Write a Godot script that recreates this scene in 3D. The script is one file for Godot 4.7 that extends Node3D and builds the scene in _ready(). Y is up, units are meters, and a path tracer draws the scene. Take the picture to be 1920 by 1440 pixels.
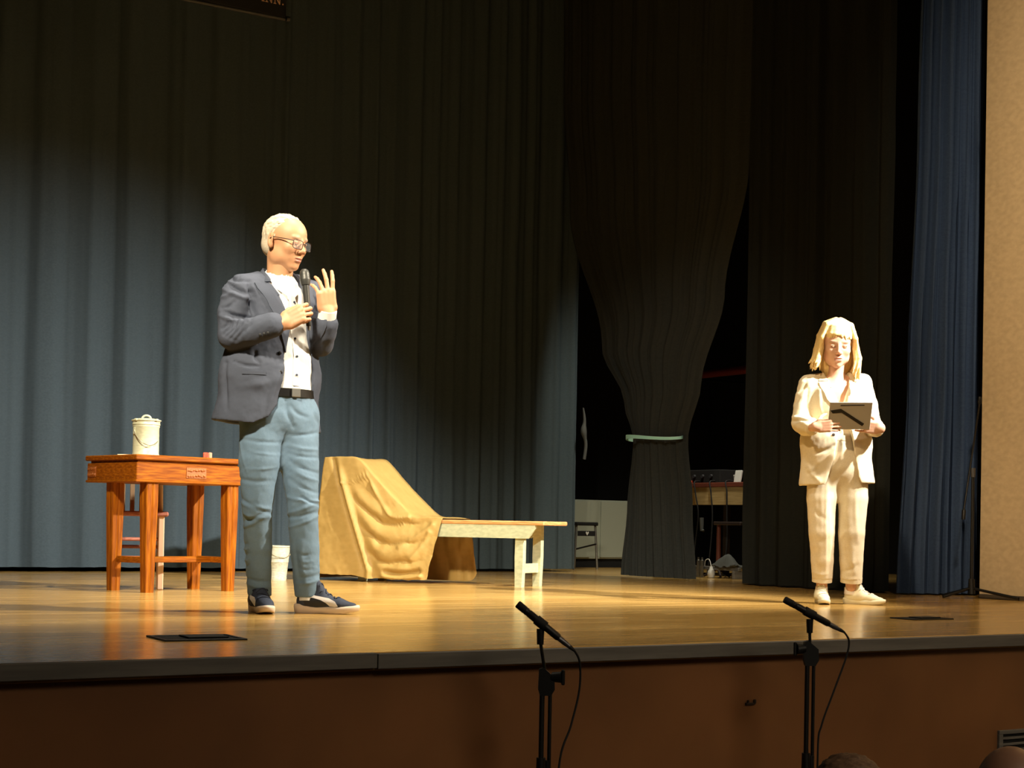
extends Node3D
# A hall stage: a man with a microphone and a woman with a tablet, lit by stage spotlights.
# World: x runs along the stage edge, z towards the audience, the stage boards are y = 0, metres.

const YAW := -0.563741          # the camera looks 32.3 degrees to the right of the stage's own axis
const LONG_EDGE := 3000.0       # focal length for a 1920 x 1440 frame
var taken := {}
var mats := {}
var skin_noise: FastNoiseLite

func _ready() -> void:
	# ---------- camera
	var cam := Camera3D.new()
	cam.name = "camera"
	add_child(cam)
	cam.near = 0.1
	cam.far = 80.0
	cam.projection = Camera3D.PROJECTION_FRUSTUM
	cam.size = 0.1 * 1440.0 / LONG_EDGE
	cam.frustum_offset = Vector2(0, 0.1 * 211.0 / LONG_EDGE)
	cam.transform = Transform3D(Basis(Vector3.UP, YAW) * Basis(Vector3.RIGHT, deg_to_rad(1.0)) * Basis(Vector3.BACK, deg_to_rad(1.1)), Vector3(0, 0.43, 4.67))
	cam.current = true
	# ---------- air and exposure
	var env := Environment.new()
	env.background_mode = Environment.BG_COLOR
	env.background_color = Color(0, 0, 0)
	env.tonemap_mode = Environment.TONE_MAPPER_LINEAR
	env.tonemap_exposure = 1.0
	env.sdfgi_enabled = true
	env.ssao_enabled = true
	env.ssil_enabled = true
	var we := WorldEnvironment.new()
	we.name = "environment"
	we.environment = env
	add_child(we)
	skin_noise = FastNoiseLite.new()
	skin_noise.seed = 4
	skin_noise.frequency = 1.0
	make_materials()
	person_materials()
	make_lights()
	make_setting()
	make_curtains()
	make_props()
	make_backstage()
	make_microphones()
	make_man()
	make_woman()
	make_audience()

func make_lights() -> void:
	# the shadows on the boards point back to lamps high by the right side wall
	stage_lamp(Vector3(7.85, 3.9, 0.75), Vector3(2.7, -1.7, -8.5), 25.0, 1.0, Color(1.0, 0.98, 0.95), 135.0, 0.09, "black stage spotlight high by the right wall, aimed across to the back curtain")
	stage_lamp(Vector3(7.55, 4.3, 0.4), Vector3(3.1, 1.0, -2.25), 14.0, 0.9, Color(1.0, 0.95, 0.86), 78.0, 0.09, "black stage spotlight high by the right wall, aimed at the speaker")
	stage_lamp(Vector3(8.22, 3.8, -0.15), Vector3(6.55, 0.75, -2.3), 13.0, 0.7, Color(1.0, 0.96, 0.90), 35.0, 0.09, "black stage spotlight high by the right wall, aimed at the woman reading")
	# warm lamps on the left of the front bar
	stage_lamp(Vector3(0.0, 5.1, 1.5), Vector3(4.85, 0.2, -4.5), 15.0, 0.8, Color(1.0, 0.94, 0.83), 105.0, 0.25, "black stage spotlight left on the front bar, aimed at the bench")
	stage_lamp(Vector3(1.8, 4.8, 1.6), Vector3(6.6, 0.7, -2.4), 11.5, 0.7, Color(1.0, 0.87, 0.68), 27.0, 0.12, "black stage spotlight in the middle of the front bar, aimed at the woman reading")
	stage_lamp(Vector3(0.9, 5.1, 1.6), Vector3(8.5, 0.9, -6.3), 9.0, 1.0, Color(1.0, 0.95, 0.85), 22.0, 0.12, "black stage spotlight left on the front bar, dimmed, aimed at the tied curtain")
	# a wash straight down on the boards
	stage_lamp(Vector3(3.9, 6.0, -2.0), Vector3(3.9, 0.0, -3.0), 36.0, 1.0, Color(1.0, 0.95, 0.86), 37.0, 0.3, "black stage spotlight above the middle of the stage, pointing down")
	stage_lamp(Vector3(8.5, 4.3, -5.5), Vector3(9.3, 0.6, -7.1), 32.0, 1.0, Color(1.0, 0.97, 0.88), 14.0, 0.2, "black work lamp above the right wing, dimmed")
	# house light on the side wall, and the dim hall
	stage_lamp(Vector3(2.5, 6.0, 3.5), Vector3(8.3, 3.4, 0.9), 28.0, 1.0, Color(1.0, 0.90, 0.74), 160.0, 0.2, "black house spotlight under the ceiling, aimed at the right wall")
	stage_lamp(Vector3(3.0, 6.0, 9.0), Vector3(4.5, -1.6, 0.8), 27.0, 1.0, Color(1.0, 0.92, 0.80), 46.0, 1.8, "black house spotlight at the back of the hall, dimmed")

func stage_lamp(at: Vector3, to: Vector3, cone: float, soft: float, tint: Color, power: float, size: float, label: String) -> void:
	var t = thing("stage_spotlight", label, "spotlight", at)
	t.look_at_from_position(at, to, Vector3.UP)
	var st := mb()
	lathe(st, [[0.0, 0.0], [0.07, 0.0], [0.1, 0.05], [0.1, 0.28], [0.115, 0.3], [0.115, 0.42], [0.1, 0.42], [0.1, 0.4]], 20, Transform3D(Basis(Vector3.RIGHT, -PI / 2), Vector3(0, 0, 0.44)))
	part(st, "housing", mats.black_metal, t)
	st = mb()
	lathe(st, [[0.0, 0.0], [0.096, 0.0], [0.096, 0.012], [0.0, 0.016]], 20, Transform3D(Basis(Vector3.RIGHT, -PI / 2), Vector3(0, 0, 0.05)))
	part(st, "lens", mats.lamp_glass, t)
	st = mb()
	tube(st, [Vector3(-0.13, 0, 0.25), Vector3(-0.13, 0.2, 0.25), Vector3(0.13, 0.2, 0.25), Vector3(0.13, 0, 0.25)], [0.012], 6)
	tube(st, [Vector3(0, 0.2, 0.25), Vector3(0, 0.36, 0.25)], [0.016], 8)
	part(st, "yoke", mats.black_metal, t)
	var l := SpotLight3D.new()
	l.name = "beam"
	l.light_color = tint
	l.light_energy = power
	l.light_size = size
	l.spot_angle = cone
	l.spot_angle_attenuation = soft
	l.spot_range = 40.0
	l.spot_attenuation = 2.0
	l.shadow_enabled = true
	t.add_child(l)
	l.position = Vector3(0, 0, -0.0)

# ------------------------------------------------------------------ helpers
func numbered(n: String) -> String:
	if not taken.has(n):
		taken[n] = 0
		return n
	taken[n] += 1
	return "%s_%03d" % [n, taken[n]]

func tag(o: Node, label: String, category := "", group := "") -> void:
	o.set_meta("label", label)
	if category:
		o.set_meta("category", category)
	if group:
		o.set_meta("group", group)

func thing(called: String, label: String, category: String, at := Vector3.ZERO, turn := 0.0, group := "") -> Node3D:
	var o := Node3D.new()
	o.name = numbered(called)
	add_child(o)
	o.position = at
	o.rotation.y = turn
	tag(o, label, category, group)
	return o

func mb() -> SurfaceTool:
	var st := SurfaceTool.new()
	st.begin(Mesh.PRIMITIVE_TRIANGLES)
	st.set_smooth_group(-1)
	return st

func part(st: SurfaceTool, called: String, m: Material, parent: Node, label := "") -> MeshInstance3D:
	st.generate_normals()
	return part_mesh(st.commit(), called, m, parent, label)

func part_mesh(me: Mesh, called: String, m: Material, parent: Node, label := "") -> MeshInstance3D:
	var o := MeshInstance3D.new()
	o.mesh = me
	o.name = called
	o.material_override = m
	parent.add_child(o, true)
	if label:
		o.set_meta("label", label)
	return o

func solo(st: SurfaceTool, called: String, m: Material, label: String, category: String, at := Vector3.ZERO, turn := 0.0, group := "") -> MeshInstance3D:
	var o := part(st, numbered(called), m, self)
	o.position = at
	o.rotation.y = turn
	tag(o, label, category, group)
	return o

func structure(st: SurfaceTool, called: String, m: Material) -> MeshInstance3D:
	var o := part(st, called, m, self)
	o.set_meta("kind", "structure")
	return o

func tri(st: SurfaceTool, a: Vector3, b: Vector3, c: Vector3) -> void:
	st.add_vertex(a)
	st.add_vertex(b)
	st.add_vertex(c)

func quad(st: SurfaceTool, a: Vector3, b: Vector3, c: Vector3, d: Vector3) -> void:
	# a, b, c, d run clockwise seen from outside
	tri(st, a, b, c)
	tri(st, a, c, d)

func box(st: SurfaceTool, c: Vector3, size: Vector3, bev := 0.004, basis := Basis.IDENTITY) -> void:
	# a box with chamfered edges
	st.set_smooth_group(-1)
	var h := size * 0.5
	bev = minf(bev, minf(h.x, minf(h.y, h.z)) * 0.7)
	var V := {}
	for sx in [-1, 1]:
		for sy in [-1, 1]:
			for sz in [-1, 1]:
				var s := Vector3(sx, sy, sz)
				for ax in 3:
					var p: Vector3 = s * (h - Vector3.ONE * bev)
					p[ax] = s[ax] * h[ax]
					V[[sx, sy, sz, ax]] = c + basis * p
	for ax in 3:
		var b := (ax + 1) % 3
		var d := (ax + 2) % 3
		for s in [-1, 1]:
			var q := []
			for k in [[-1, -1], [1, -1], [1, 1], [-1, 1]]:
				var id := [0, 0, 0, ax]
				id[ax] = s
				id[b] = k[0]
				id[d] = k[1]
				q.append(V[id])
			if s > 0:
				quad(st, q[3], q[2], q[1], q[0])
			else:
				quad(st, q[0], q[1], q[2], q[3])
		# the edges along this axis
		for sb in [-1, 1]:
			for sd in [-1, 1]:
				var e := []
				for k in [[-1, b], [-1, d], [1, d], [1, b]]:
					var id2 := [0, 0, 0, k[1]]
					id2[ax] = k[0]
					id2[b] = sb
					id2[d] = sd
					e.append(V[id2])
				if sb * sd > 0:
					quad(st, e[0], e[1], e[2], e[3])
				else:
					quad(st, e[3], e[2], e[1], e[0])
	for sx in [-1, 1]:
		for sy in [-1, 1]:
			for sz in [-1, 1]:
				var t := [V[[sx, sy, sz, 0]], V[[sx, sy, sz, 1]], V[[sx, sy, sz, 2]]]
				if sx * sy * sz > 0:
					tri(st, t[0], t[2], t[1])
				else:
					tri(st, t[0], t[1], t[2])

func frame_of(dir: Vector3, hint := Vector3.UP) -> Basis:
	var y := dir.normalized()
	var x := hint.cross(y)
	if x.length() < 0.01:
		x = Vector3.RIGHT.cross(y)
		if x.length() < 0.01:
			x = Vector3.BACK.cross(y)
	x = x.normalized()
	return Basis(x, y, x.cross(y))

func tube(st: SurfaceTool, pts: Array, radii: Array, sides := 8, caps := true) -> void:
	var rings := []
	var x := Vector3.ZERO
	for i in pts.size():
		var dir: Vector3 = (pts[mini(i + 1, pts.size() - 1)] - pts[maxi(i - 1, 0)]).normalized()
		if i == 0:
			x = frame_of(dir).x
		x = (x - dir * x.dot(dir)).normalized()
		var z := x.cross(dir)
		var r: float = radii[mini(i, radii.size() - 1)]
		var ring := []
		for k in sides:
			var a := TAU * k / sides
			ring.append(pts[i] + (x * cos(a) + z * sin(a)) * r)
		rings.append(ring)
	st.set_smooth_group(0)
	for i in pts.size() - 1:
		for k in sides:
			var n := (k + 1) % sides
			quad(st, rings[i][k], rings[i][n], rings[i + 1][n], rings[i + 1][k])
	if caps:
		st.set_smooth_group(-1)
		for k in sides:
			var n2 := (k + 1) % sides
			tri(st, pts[0], rings[0][n2], rings[0][k])
			tri(st, pts[-1], rings[-1][k], rings[-1][n2])

func lathe(st: SurfaceTool, prof: Array, seg: int, xf := Transform3D.IDENTITY, hard := 40.0) -> void:
	# prof: [radius, height] from the inside bottom, round the outside, to the top
	var group := 1
	for i in prof.size() - 1:
		if i > 0:
			var d0 := Vector2(prof[i][0] - prof[i - 1][0], prof[i][1] - prof[i - 1][1])
			var d1 := Vector2(prof[i + 1][0] - prof[i][0], prof[i + 1][1] - prof[i][1])
			if absf(rad_to_deg(d0.angle_to(d1))) > hard:
				group += 1
		st.set_smooth_group(group)
		for k in seg:
			var a0 := TAU * k / seg
			var a1 := TAU * (k + 1) / seg
			var p := func(j: int, a: float) -> Vector3: return xf * Vector3(prof[j][0] * cos(a), prof[j][1], prof[j][0] * sin(a))
			quad(st, p.call(i, a0), p.call(i, a1), p.call(i + 1, a1), p.call(i + 1, a0))

func prism(st: SurfaceTool, poly: PackedVector2Array, depth: float, xf := Transform3D.IDENTITY) -> void:
	# an outline in xy, thick along z from 0 to depth
	st.set_smooth_group(-1)
	if not Geometry2D.is_polygon_clockwise(poly):
		poly.reverse()
	var ids := Geometry2D.triangulate_polygon(poly)
	for i in range(0, ids.size(), 3):
		var a := poly[ids[i]]
		var b := poly[ids[i + 1]]
		var c := poly[ids[i + 2]]
		if (b - a).cross(c - a) > 0:
			var w := b
			b = c
			c = w
		tri(st, xf * Vector3(a.x, a.y, depth), xf * Vector3(b.x, b.y, depth), xf * Vector3(c.x, c.y, depth))
		tri(st, xf * Vector3(a.x, a.y, 0), xf * Vector3(c.x, c.y, 0), xf * Vector3(b.x, b.y, 0))
	for i in poly.size():
		var a2 := poly[i]
		var b2 := poly[(i + 1) % poly.size()]
		quad(st, xf * Vector3(a2.x, a2.y, 0), xf * Vector3(b2.x, b2.y, 0), xf * Vector3(b2.x, b2.y, depth), xf * Vector3(a2.x, a2.y, depth))

func sheet(st: SurfaceTool, rows: Array, thick := 0.0) -> void:
	# a grid of points as smooth cloth; with a thickness it gets a back and closed borders
	st.set_smooth_group(0)
	var n: int = rows.size()
	var m: int = rows[0].size()
	for i in n - 1:
		for j in m - 1:
			quad(st, rows[i][j], rows[i][j + 1], rows[i + 1][j + 1], rows[i + 1][j])
	if thick <= 0.0:
		return
	var back := []
	for i in n:
		var row := []
		for j in m:
			var du: Vector3 = rows[i][mini(j + 1, m - 1)] - rows[i][maxi(j - 1, 0)]
			var dv: Vector3 = rows[mini(i + 1, n - 1)][j] - rows[maxi(i - 1, 0)][j]
			row.append(rows[i][j] - dv.cross(du).normalized() * thick)
		back.append(row)
	for i in n - 1:
		for j in m - 1:
			quad(st, back[i][j], back[i + 1][j], back[i + 1][j + 1], back[i][j + 1])
	st.set_smooth_group(-1)
	for i in n - 1:
		quad(st, rows[i][0], rows[i + 1][0], back[i + 1][0], back[i][0])
		quad(st, rows[i][m - 1], back[i][m - 1], back[i + 1][m - 1], rows[i + 1][m - 1])
	for j in m - 1:
		quad(st, rows[0][j], back[0][j], back[0][j + 1], rows[0][j + 1])
		quad(st, rows[n - 1][j], rows[n - 1][j + 1], back[n - 1][j + 1], back[n - 1][j])

func smooth_line(pts: Array, steps := 8) -> Array:
	# Catmull-Rom through the points
	var out := []
	for i in pts.size() - 1:
		for k in steps:
			var a: Vector3 = pts[maxi(i - 1, 0)]
			var b: Vector3 = pts[i]
			out.append(b.cubic_interpolate(pts[i + 1], a, pts[mini(i + 2, pts.size() - 1)], float(k) / steps))
	out.append(pts[-1])
	return out

func at_curve(keys: Array, x: float) -> float:
	# keys: [[x, y], ...], smoothly joined
	if x <= keys[0][0]:
		return keys[0][1]
	for i in keys.size() - 1:
		if x <= keys[i + 1][0]:
			var t: float = (x - keys[i][0]) / (keys[i + 1][0] - keys[i][0])
			t = t * t * (3.0 - 2.0 * t)
			return lerpf(keys[i][1], keys[i + 1][1], t)
	return keys[-1][1]

# ------------------------------------------------------------------ materials
func plain(c: Color, rough := 0.8, metal := 0.0) -> StandardMaterial3D:
	var m := StandardMaterial3D.new()
	m.albedo_color = c
	m.roughness = rough
	m.metallic = metal
	return m

func grain_image(w: int, h: int, sx: float, sy: float, lo: Color, hi: Color, sd: int, octaves := 4, mid := Color(0, 0, 0, 0)) -> ImageTexture:
	# noise streaks that repeat without a seam along both sides
	var n := FastNoiseLite.new()
	n.seed = sd
	n.frequency = 1.0
	n.fractal_octaves = octaves
	var img := Image.create(w, h, false, Image.FORMAT_RGB8)
	for y in h:
		var ay := TAU * y / h
		var cy := cos(ay) * sy
		var qy := sin(ay) * sy
		for x in w:
			var fx := float(x) / w
			var v := n.get_noise_3d(cy, qy, fx * sx) * (1.0 - fx) + n.get_noise_3d(cy, qy, (fx - 1.0) * sx) * fx
			v = clampf(v * 1.3 + 0.5, 0.0, 1.0)
			img.set_pixel(x, y, lo.lerp(hi, v) if mid.a == 0.0 else (lo.lerp(mid, v * 2.0) if v < 0.5 else mid.lerp(hi, v * 2.0 - 1.0)))
	img.generate_mipmaps()
	return ImageTexture.create_from_image(img)

func textured(tex: Texture2D, scale: Vector3, rough := 0.8, world := false) -> StandardMaterial3D:
	var m := StandardMaterial3D.new()
	m.albedo_texture = tex
	m.roughness = rough
	m.uv1_triplanar = true
	m.uv1_world_triplanar = world
	m.uv1_scale = scale
	return m

func board_image() -> ImageTexture:
	# stage boards: long grain, each board its own tone; the far boards are too thin to tell apart in the photograph
	var rng := RandomNumberGenerator.new()
	rng.seed = 11
	var n := FastNoiseLite.new()
	n.seed = 21
	n.frequency = 1.0
	n.fractal_octaves = 4
	var w := 512
	var h := 1024
	var img := Image.create(w, h, false, Image.FORMAT_RGB8)
	var rows := 40
	for r in rows:
		var cuts := [rng.randi_range(0, w - 1), rng.randi_range(0, w - 1)]
		cuts.sort()
		var tones := [rng.randf(), rng.randf()]
		for yy in range(h * r / rows, h * (r + 1) / rows):
			var fy := float(yy) / h
			for x in w:
				var fx := float(x) / w
				var g := n.get_noise_2d(fx * 7.0, fy * 190.0) * (1.0 - fx) + n.get_noise_2d((fx - 1.0) * 7.0, fy * 190.0) * fx
				var t: float = tones[1] if x >= cuts[0] and x < cuts[1] else tones[0]
				var v := clampf(0.5 + g * 0.75 + (t - 0.5) * 0.42, 0.0, 1.0)
				img.set_pixel(x, yy, Color(0.60, 0.45, 0.21).lerp(Color(0.86, 0.71, 0.43), v))
	img.generate_mipmaps()
	return ImageTexture.create_from_image(img)

func make_materials() -> void:
	mats.black_metal = plain(Color(0.035, 0.035, 0.037), 0.5, 0.2)
	mats.dull_black = plain(Color(0.03, 0.03, 0.03), 0.9)
	mats.grey_metal = plain(Color(0.35, 0.35, 0.36), 0.4, 0.7)
	mats.lamp_glass = plain(Color(0.9, 0.9, 0.88), 0.1)
	mats.lamp_glass.emission_enabled = true
	mats.lamp_glass.emission = Color(1.0, 0.86, 0.66)
	mats.lamp_glass.emission_energy_multiplier = 2.0
	var fl := textured(board_image(), Vector3(0.25, 0.25, 0.25), 0.19, true)
	fl.metallic_specular = 0.5
	mats.boards = fl
	mats.edge_board = textured(grain_image(128, 64, 3.0, 2.0, Color(0.36, 0.355, 0.34), Color(0.44, 0.43, 0.41), 3), Vector3(0.7, 3.0, 0.7), 0.65)
	mats.front_panel = textured(grain_image(256, 128, 4.0, 0.8, Color(0.46, 0.31, 0.19), Color(0.53, 0.36, 0.22), 5), Vector3(0.35, 0.25, 0.35), 0.42)
	mats.plaster = textured(grain_image(256, 256, 24.0, 6.0, Color(0.69, 0.61, 0.485), Color(0.74, 0.655, 0.525), 7), Vector3(0.7, 0.7, 0.7), 0.9)
	mats.hall_wall = plain(Color(0.33, 0.33, 0.33), 0.9)
	mats.hall_floor = plain(Color(0.24, 0.18, 0.13), 0.6)
	mats.dark_wall = plain(Color(0.05, 0.05, 0.05), 0.95)
	mats.skirting = plain(Color(0.27, 0.23, 0.18), 0.7)
	var cl := grain_image(128, 128, 20.0, 5.0, Color(0.26, 0.305, 0.328), Color(0.285, 0.33, 0.352), 9)
	mats.curtain_dark = textured(cl, Vector3(2, 2, 2), 0.95)
	var cb := grain_image(128, 128, 20.0, 5.0, Color(0.135, 0.145, 0.145), Color(0.155, 0.165, 0.16), 10)
	mats.curtain_black = textured(cb, Vector3(2, 2, 2), 0.95)
	mats.curtain_side = textured(grain_image(128, 128, 20.0, 5.0, Color(0.20, 0.21, 0.205), Color(0.225, 0.235, 0.23), 14), Vector3(2, 2, 2), 0.95)
	var cblue := grain_image(128, 128, 20.0, 5.0, Color(0.21, 0.27, 0.385), Color(0.235, 0.30, 0.415), 12)
	mats.curtain_blue = textured(cblue, Vector3(2, 2, 2), 0.9)
	for k in ["curtain_dark", "curtain_black", "curtain_side", "curtain_blue"]:
		mats[k].metallic_specular = 0.15
	mats.tie = plain(Color(0.72, 0.97, 0.94), 0.7)
	var wood := grain_image(256, 128, 3.0, 1.6, Color(0.45, 0.225, 0.025), Color(0.62, 0.365, 0.045), 31, 4, Color(0.54, 0.29, 0.03))
	mats.table_wood = textured(wood, Vector3(2.2, 9.0, 9.0), 0.42)
	mats.table_leg_wood = textured(grain_image(256, 128, 7.0, 0.45, Color(0.45, 0.225, 0.025), Color(0.62, 0.365, 0.045), 32, 4, Color(0.54, 0.29, 0.03)), Vector3(9.0, 1.6, 9.0), 0.42)
	mats.table_wood.metallic_specular = 0.3
	mats.table_leg_wood.metallic_specular = 0.3
	mats.carving = textured(grain_image(64, 64, 12.0, 4.0, Color(0.52, 0.27, 0.09), Color(0.70, 0.42, 0.19), 33), Vector3(14, 14, 14), 0.5)
	mats.chair_paint = textured(grain_image(64, 128, 2.0, 4.0, Color(0.56, 0.33, 0.26), Color(0.68, 0.43, 0.34), 34), Vector3(8, 2, 8), 0.6)
	mats.chair_pale = plain(Color(0.85, 0.72, 0.58), 0.55)
	mats.cream_enamel = textured(grain_image(128, 128, 6.0, 2.0, Color(0.74, 0.75, 0.63), Color(0.82, 0.82, 0.70), 35), Vector3(5, 5, 5), 0.32)
	mats.cream_paint = textured(grain_image(128, 128, 6.0, 2.0, Color(0.67, 0.69, 0.56), Color(0.75, 0.76, 0.62), 36), Vector3(3, 3, 3), 0.5)
	mats.bench_edge = textured(grain_image(128, 64, 5.0, 1.5, Color(0.78, 0.52, 0.30), Color(0.90, 0.68, 0.44), 37), Vector3(1.5, 8, 1.5), 0.5)
	mats.wire = plain(Color(0.62, 0.60, 0.50), 0.35, 0.6)
	mats.zinc = textured(grain_image(128, 128, 10.0, 3.0, Color(0.62, 0.63, 0.57), Color(0.78, 0.79, 0.70), 38), Vector3(4, 4, 4), 0.45)
	mats.paper = plain(Color(0.86, 0.80, 0.68), 0.8)
	mats.red_box = textured(grain_image(64, 64, 3.0, 1.0, Color(0.66, 0.22, 0.15), Color(0.78, 0.36, 0.24), 39), Vector3(20, 20, 20), 0.5)
	mats.pink_box = plain(Color(0.85, 0.60, 0.48), 0.6)
	mats.tarp = textured(grain_image(256, 256, 10.0, 3.0, Color(0.66, 0.54, 0.29), Color(0.70, 0.575, 0.32), 40), Vector3(1.2, 1.2, 1.2), 0.6)
	mats.tarp_under = textured(grain_image(128, 128, 10.0, 3.0, Color(0.45, 0.36, 0.22), Color(0.55, 0.45, 0.28), 41), Vector3(1.6, 1.6, 1.6), 0.8)
	mats.screen_black = plain(Color(0.02, 0.02, 0.02), 0.8)
	mats.letter = plain(Color(0.80, 0.66, 0.55), 0.6)
	mats.rubber = plain(Color(0.02, 0.02, 0.02), 0.75)
	mats.white_metal = plain(Color(0.62, 0.64, 0.58), 0.5)
	mats.tan_board = textured(grain_image(128, 64, 3.0, 1.5, Color(0.62, 0.52, 0.33), Color(0.70, 0.60, 0.40), 42), Vector3(1.5, 6, 1.5), 0.7)
	mats.red_brown = plain(Color(0.42, 0.20, 0.13), 0.6)
	mats.dark_red = plain(Color(0.45, 0.13, 0.10), 0.7)
	mats.steel = plain(Color(0.6, 0.6, 0.58), 0.35, 0.8)
	mats.white_plastic = plain(Color(0.82, 0.82, 0.80), 0.5)
	mats.dark_wood = plain(Color(0.16, 0.11, 0.08), 0.6)
	mats.rag = plain(Color(0.30, 0.31, 0.30), 0.9)

# ------------------------------------------------------------------ the setting
func slab(lo: Vector3, hi: Vector3, called: String, m: Material) -> MeshInstance3D:
	var st := mb()
	box(st, (lo + hi) * 0.5, hi - lo, 0.002)
	return structure(st, called, m)

func make_setting() -> void:
	slab(Vector3(-8.6, -0.06, -10.2), Vector3(12.2, 0, -0.03), "floor_stage", mats.boards)
	slab(Vector3(-8.31, -0.05, -0.04), Vector3(2.443, 0.0, 0.0), "trim_1", mats.edge_board)
	slab(Vector3(2.447, -0.053, -0.04), Vector3(8.31, -0.003, 0.0), "trim_2", mats.edge_board)
	slab(Vector3(-8.6, -1.35, -0.16), Vector3(8.6, -0.06, -0.05), "wall_stage_front", mats.front_panel)
	slab(Vector3(-8.6, -1.45, -0.16), Vector3(8.6, -1.35, 14.2), "floor_hall", mats.hall_floor)
	slab(Vector3(8.31, -1.35, -2.65), Vector3(8.6, 6.5, 14.2), "wall_right", mats.plaster)
	slab(Vector3(-8.6, -1.35, -10.2), Vector3(-8.31, 6.5, 14.2), "wall_left", mats.hall_wall)
	slab(Vector3(-8.6, -1.35, 14.0), Vector3(8.6, 6.5, 14.2), "wall_back", mats.hall_wall)
	slab(Vector3(-8.6, 6.5, -10.2), Vector3(12.2, 6.7, 14.2), "ceiling", mats.hall_wall)
	slab(Vector3(-8.6, -0.06, -10.4), Vector3(12.2, 6.5, -10.0), "wall_stage_back", mats.dark_wall)
	slab(Vector3(12.0, -0.06, -10.2), Vector3(12.2, 6.5, -2.65), "wall_stage_right", mats.dark_wall)
	slab(Vector3(8.6, -0.06, -2.85), Vector3(12.2, 6.5, -2.65), "wall_wing_right", mats.dark_wall)
	slab(Vector3(8.296, 0.0, -2.64), Vector3(8.31, 0.03, -0.05), "baseboard_right", mats.skirting)
	# two sunk socket boxes in the boards
	floor_hatch(Vector3(2.12, 0, -0.78), deg_to_rad(-4.0), Vector2(0.30, 0.24), "black sunken floor socket with raised lid near the stage edge, below the table")
	floor_hatch(Vector3(5.98, 0, -0.96), deg_to_rad(0.0), Vector2(0.27, 0.17), "black flush floor socket in front of the woman")
	# ventilation grille in the stage front
	var g = thing("vent_grille", "grey metal vent grille with dark slots low in the stage front", "grille", Vector3(5.484, -0.419, -0.05))
	var st := mb()
	box(st, Vector3(0.3, -0.008, 0.006), Vector3(0.6, 0.018, 0.014), 0.002)
	box(st, Vector3(0.3, -0.19, 0.006), Vector3(0.6, 0.018, 0.014), 0.002)
	box(st, Vector3(0.012, -0.099, 0.006), Vector3(0.026, 0.165, 0.014), 0.002)
	box(st, Vector3(0.588, -0.099, 0.006), Vector3(0.026, 0.165, 0.014), 0.002)
	part(st, "frame", mats.edge_board, g)
	st = mb()
	box(st, Vector3(0.3, -0.099, 0.001), Vector3(0.55, 0.165, 0.002), 0.0)
	part(st, "opening", mats.dull_black, g)
	for k in 6:
		st = mb()
		box(st, Vector3(0.3, -0.035 - 0.026 * k, 0.006), Vector3(0.552, 0.0105, 0.008), 0.001)
		part(st, "slat", mats.edge_board, g)
	# a little dark catch on the stage front
	g = thing("panel_catch", "small dark metal catch on the brown stage front", "catch", Vector3(4.088, -0.236, -0.05))
	st = mb()
	box(st, Vector3(-0.004, -0.006, 0.004), Vector3(0.046, 0.008, 0.008), 0.001)
	part(st, "bar", mats.dark_wood, g)
	st = mb()
	box(st, Vector3(-0.016, 0.003, 0.005), Vector3(0.009, 0.012, 0.008), 0.002)
	part(st, "bolt", mats.dark_wood, g)
	st = mb()
	box(st, Vector3(0.017, 0.002, 0.005), Vector3(0.011, 0.016, 0.01), 0.002)
	part(st, "bolt", mats.dark_wood, g)

func floor_hatch(at: Vector3, turn: float, size: Vector2, label: String) -> void:
	var t = thing("floor_socket", label, "floor socket", at, turn)
	var st := mb()
	for s in [-1, 1]:
		box(st, Vector3(s * (size.x / 2 - 0.008), 0.003, 0), Vector3(0.016, 0.006, size.y), 0.001)
		box(st, Vector3(0, 0.003, s * (size.y / 2 - 0.008)), Vector3(size.x - 0.03, 0.006, 0.016), 0.001)
	part(st, "frame", mats.black_metal, t)
	st = mb()
	box(st, Vector3(0, 0.002, 0), Vector3(size.x - 0.034, 0.003, size.y - 0.034), 0.0005)
	part(st, "lid", mats.dull_black, t)
	st = mb()
	box(st, Vector3(0.03, 0.0075, -0.01), Vector3(size.x * 0.5, 0.005, size.y * 0.5), 0.001)
	part(st, "flap", mats.rubber, t)

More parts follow.
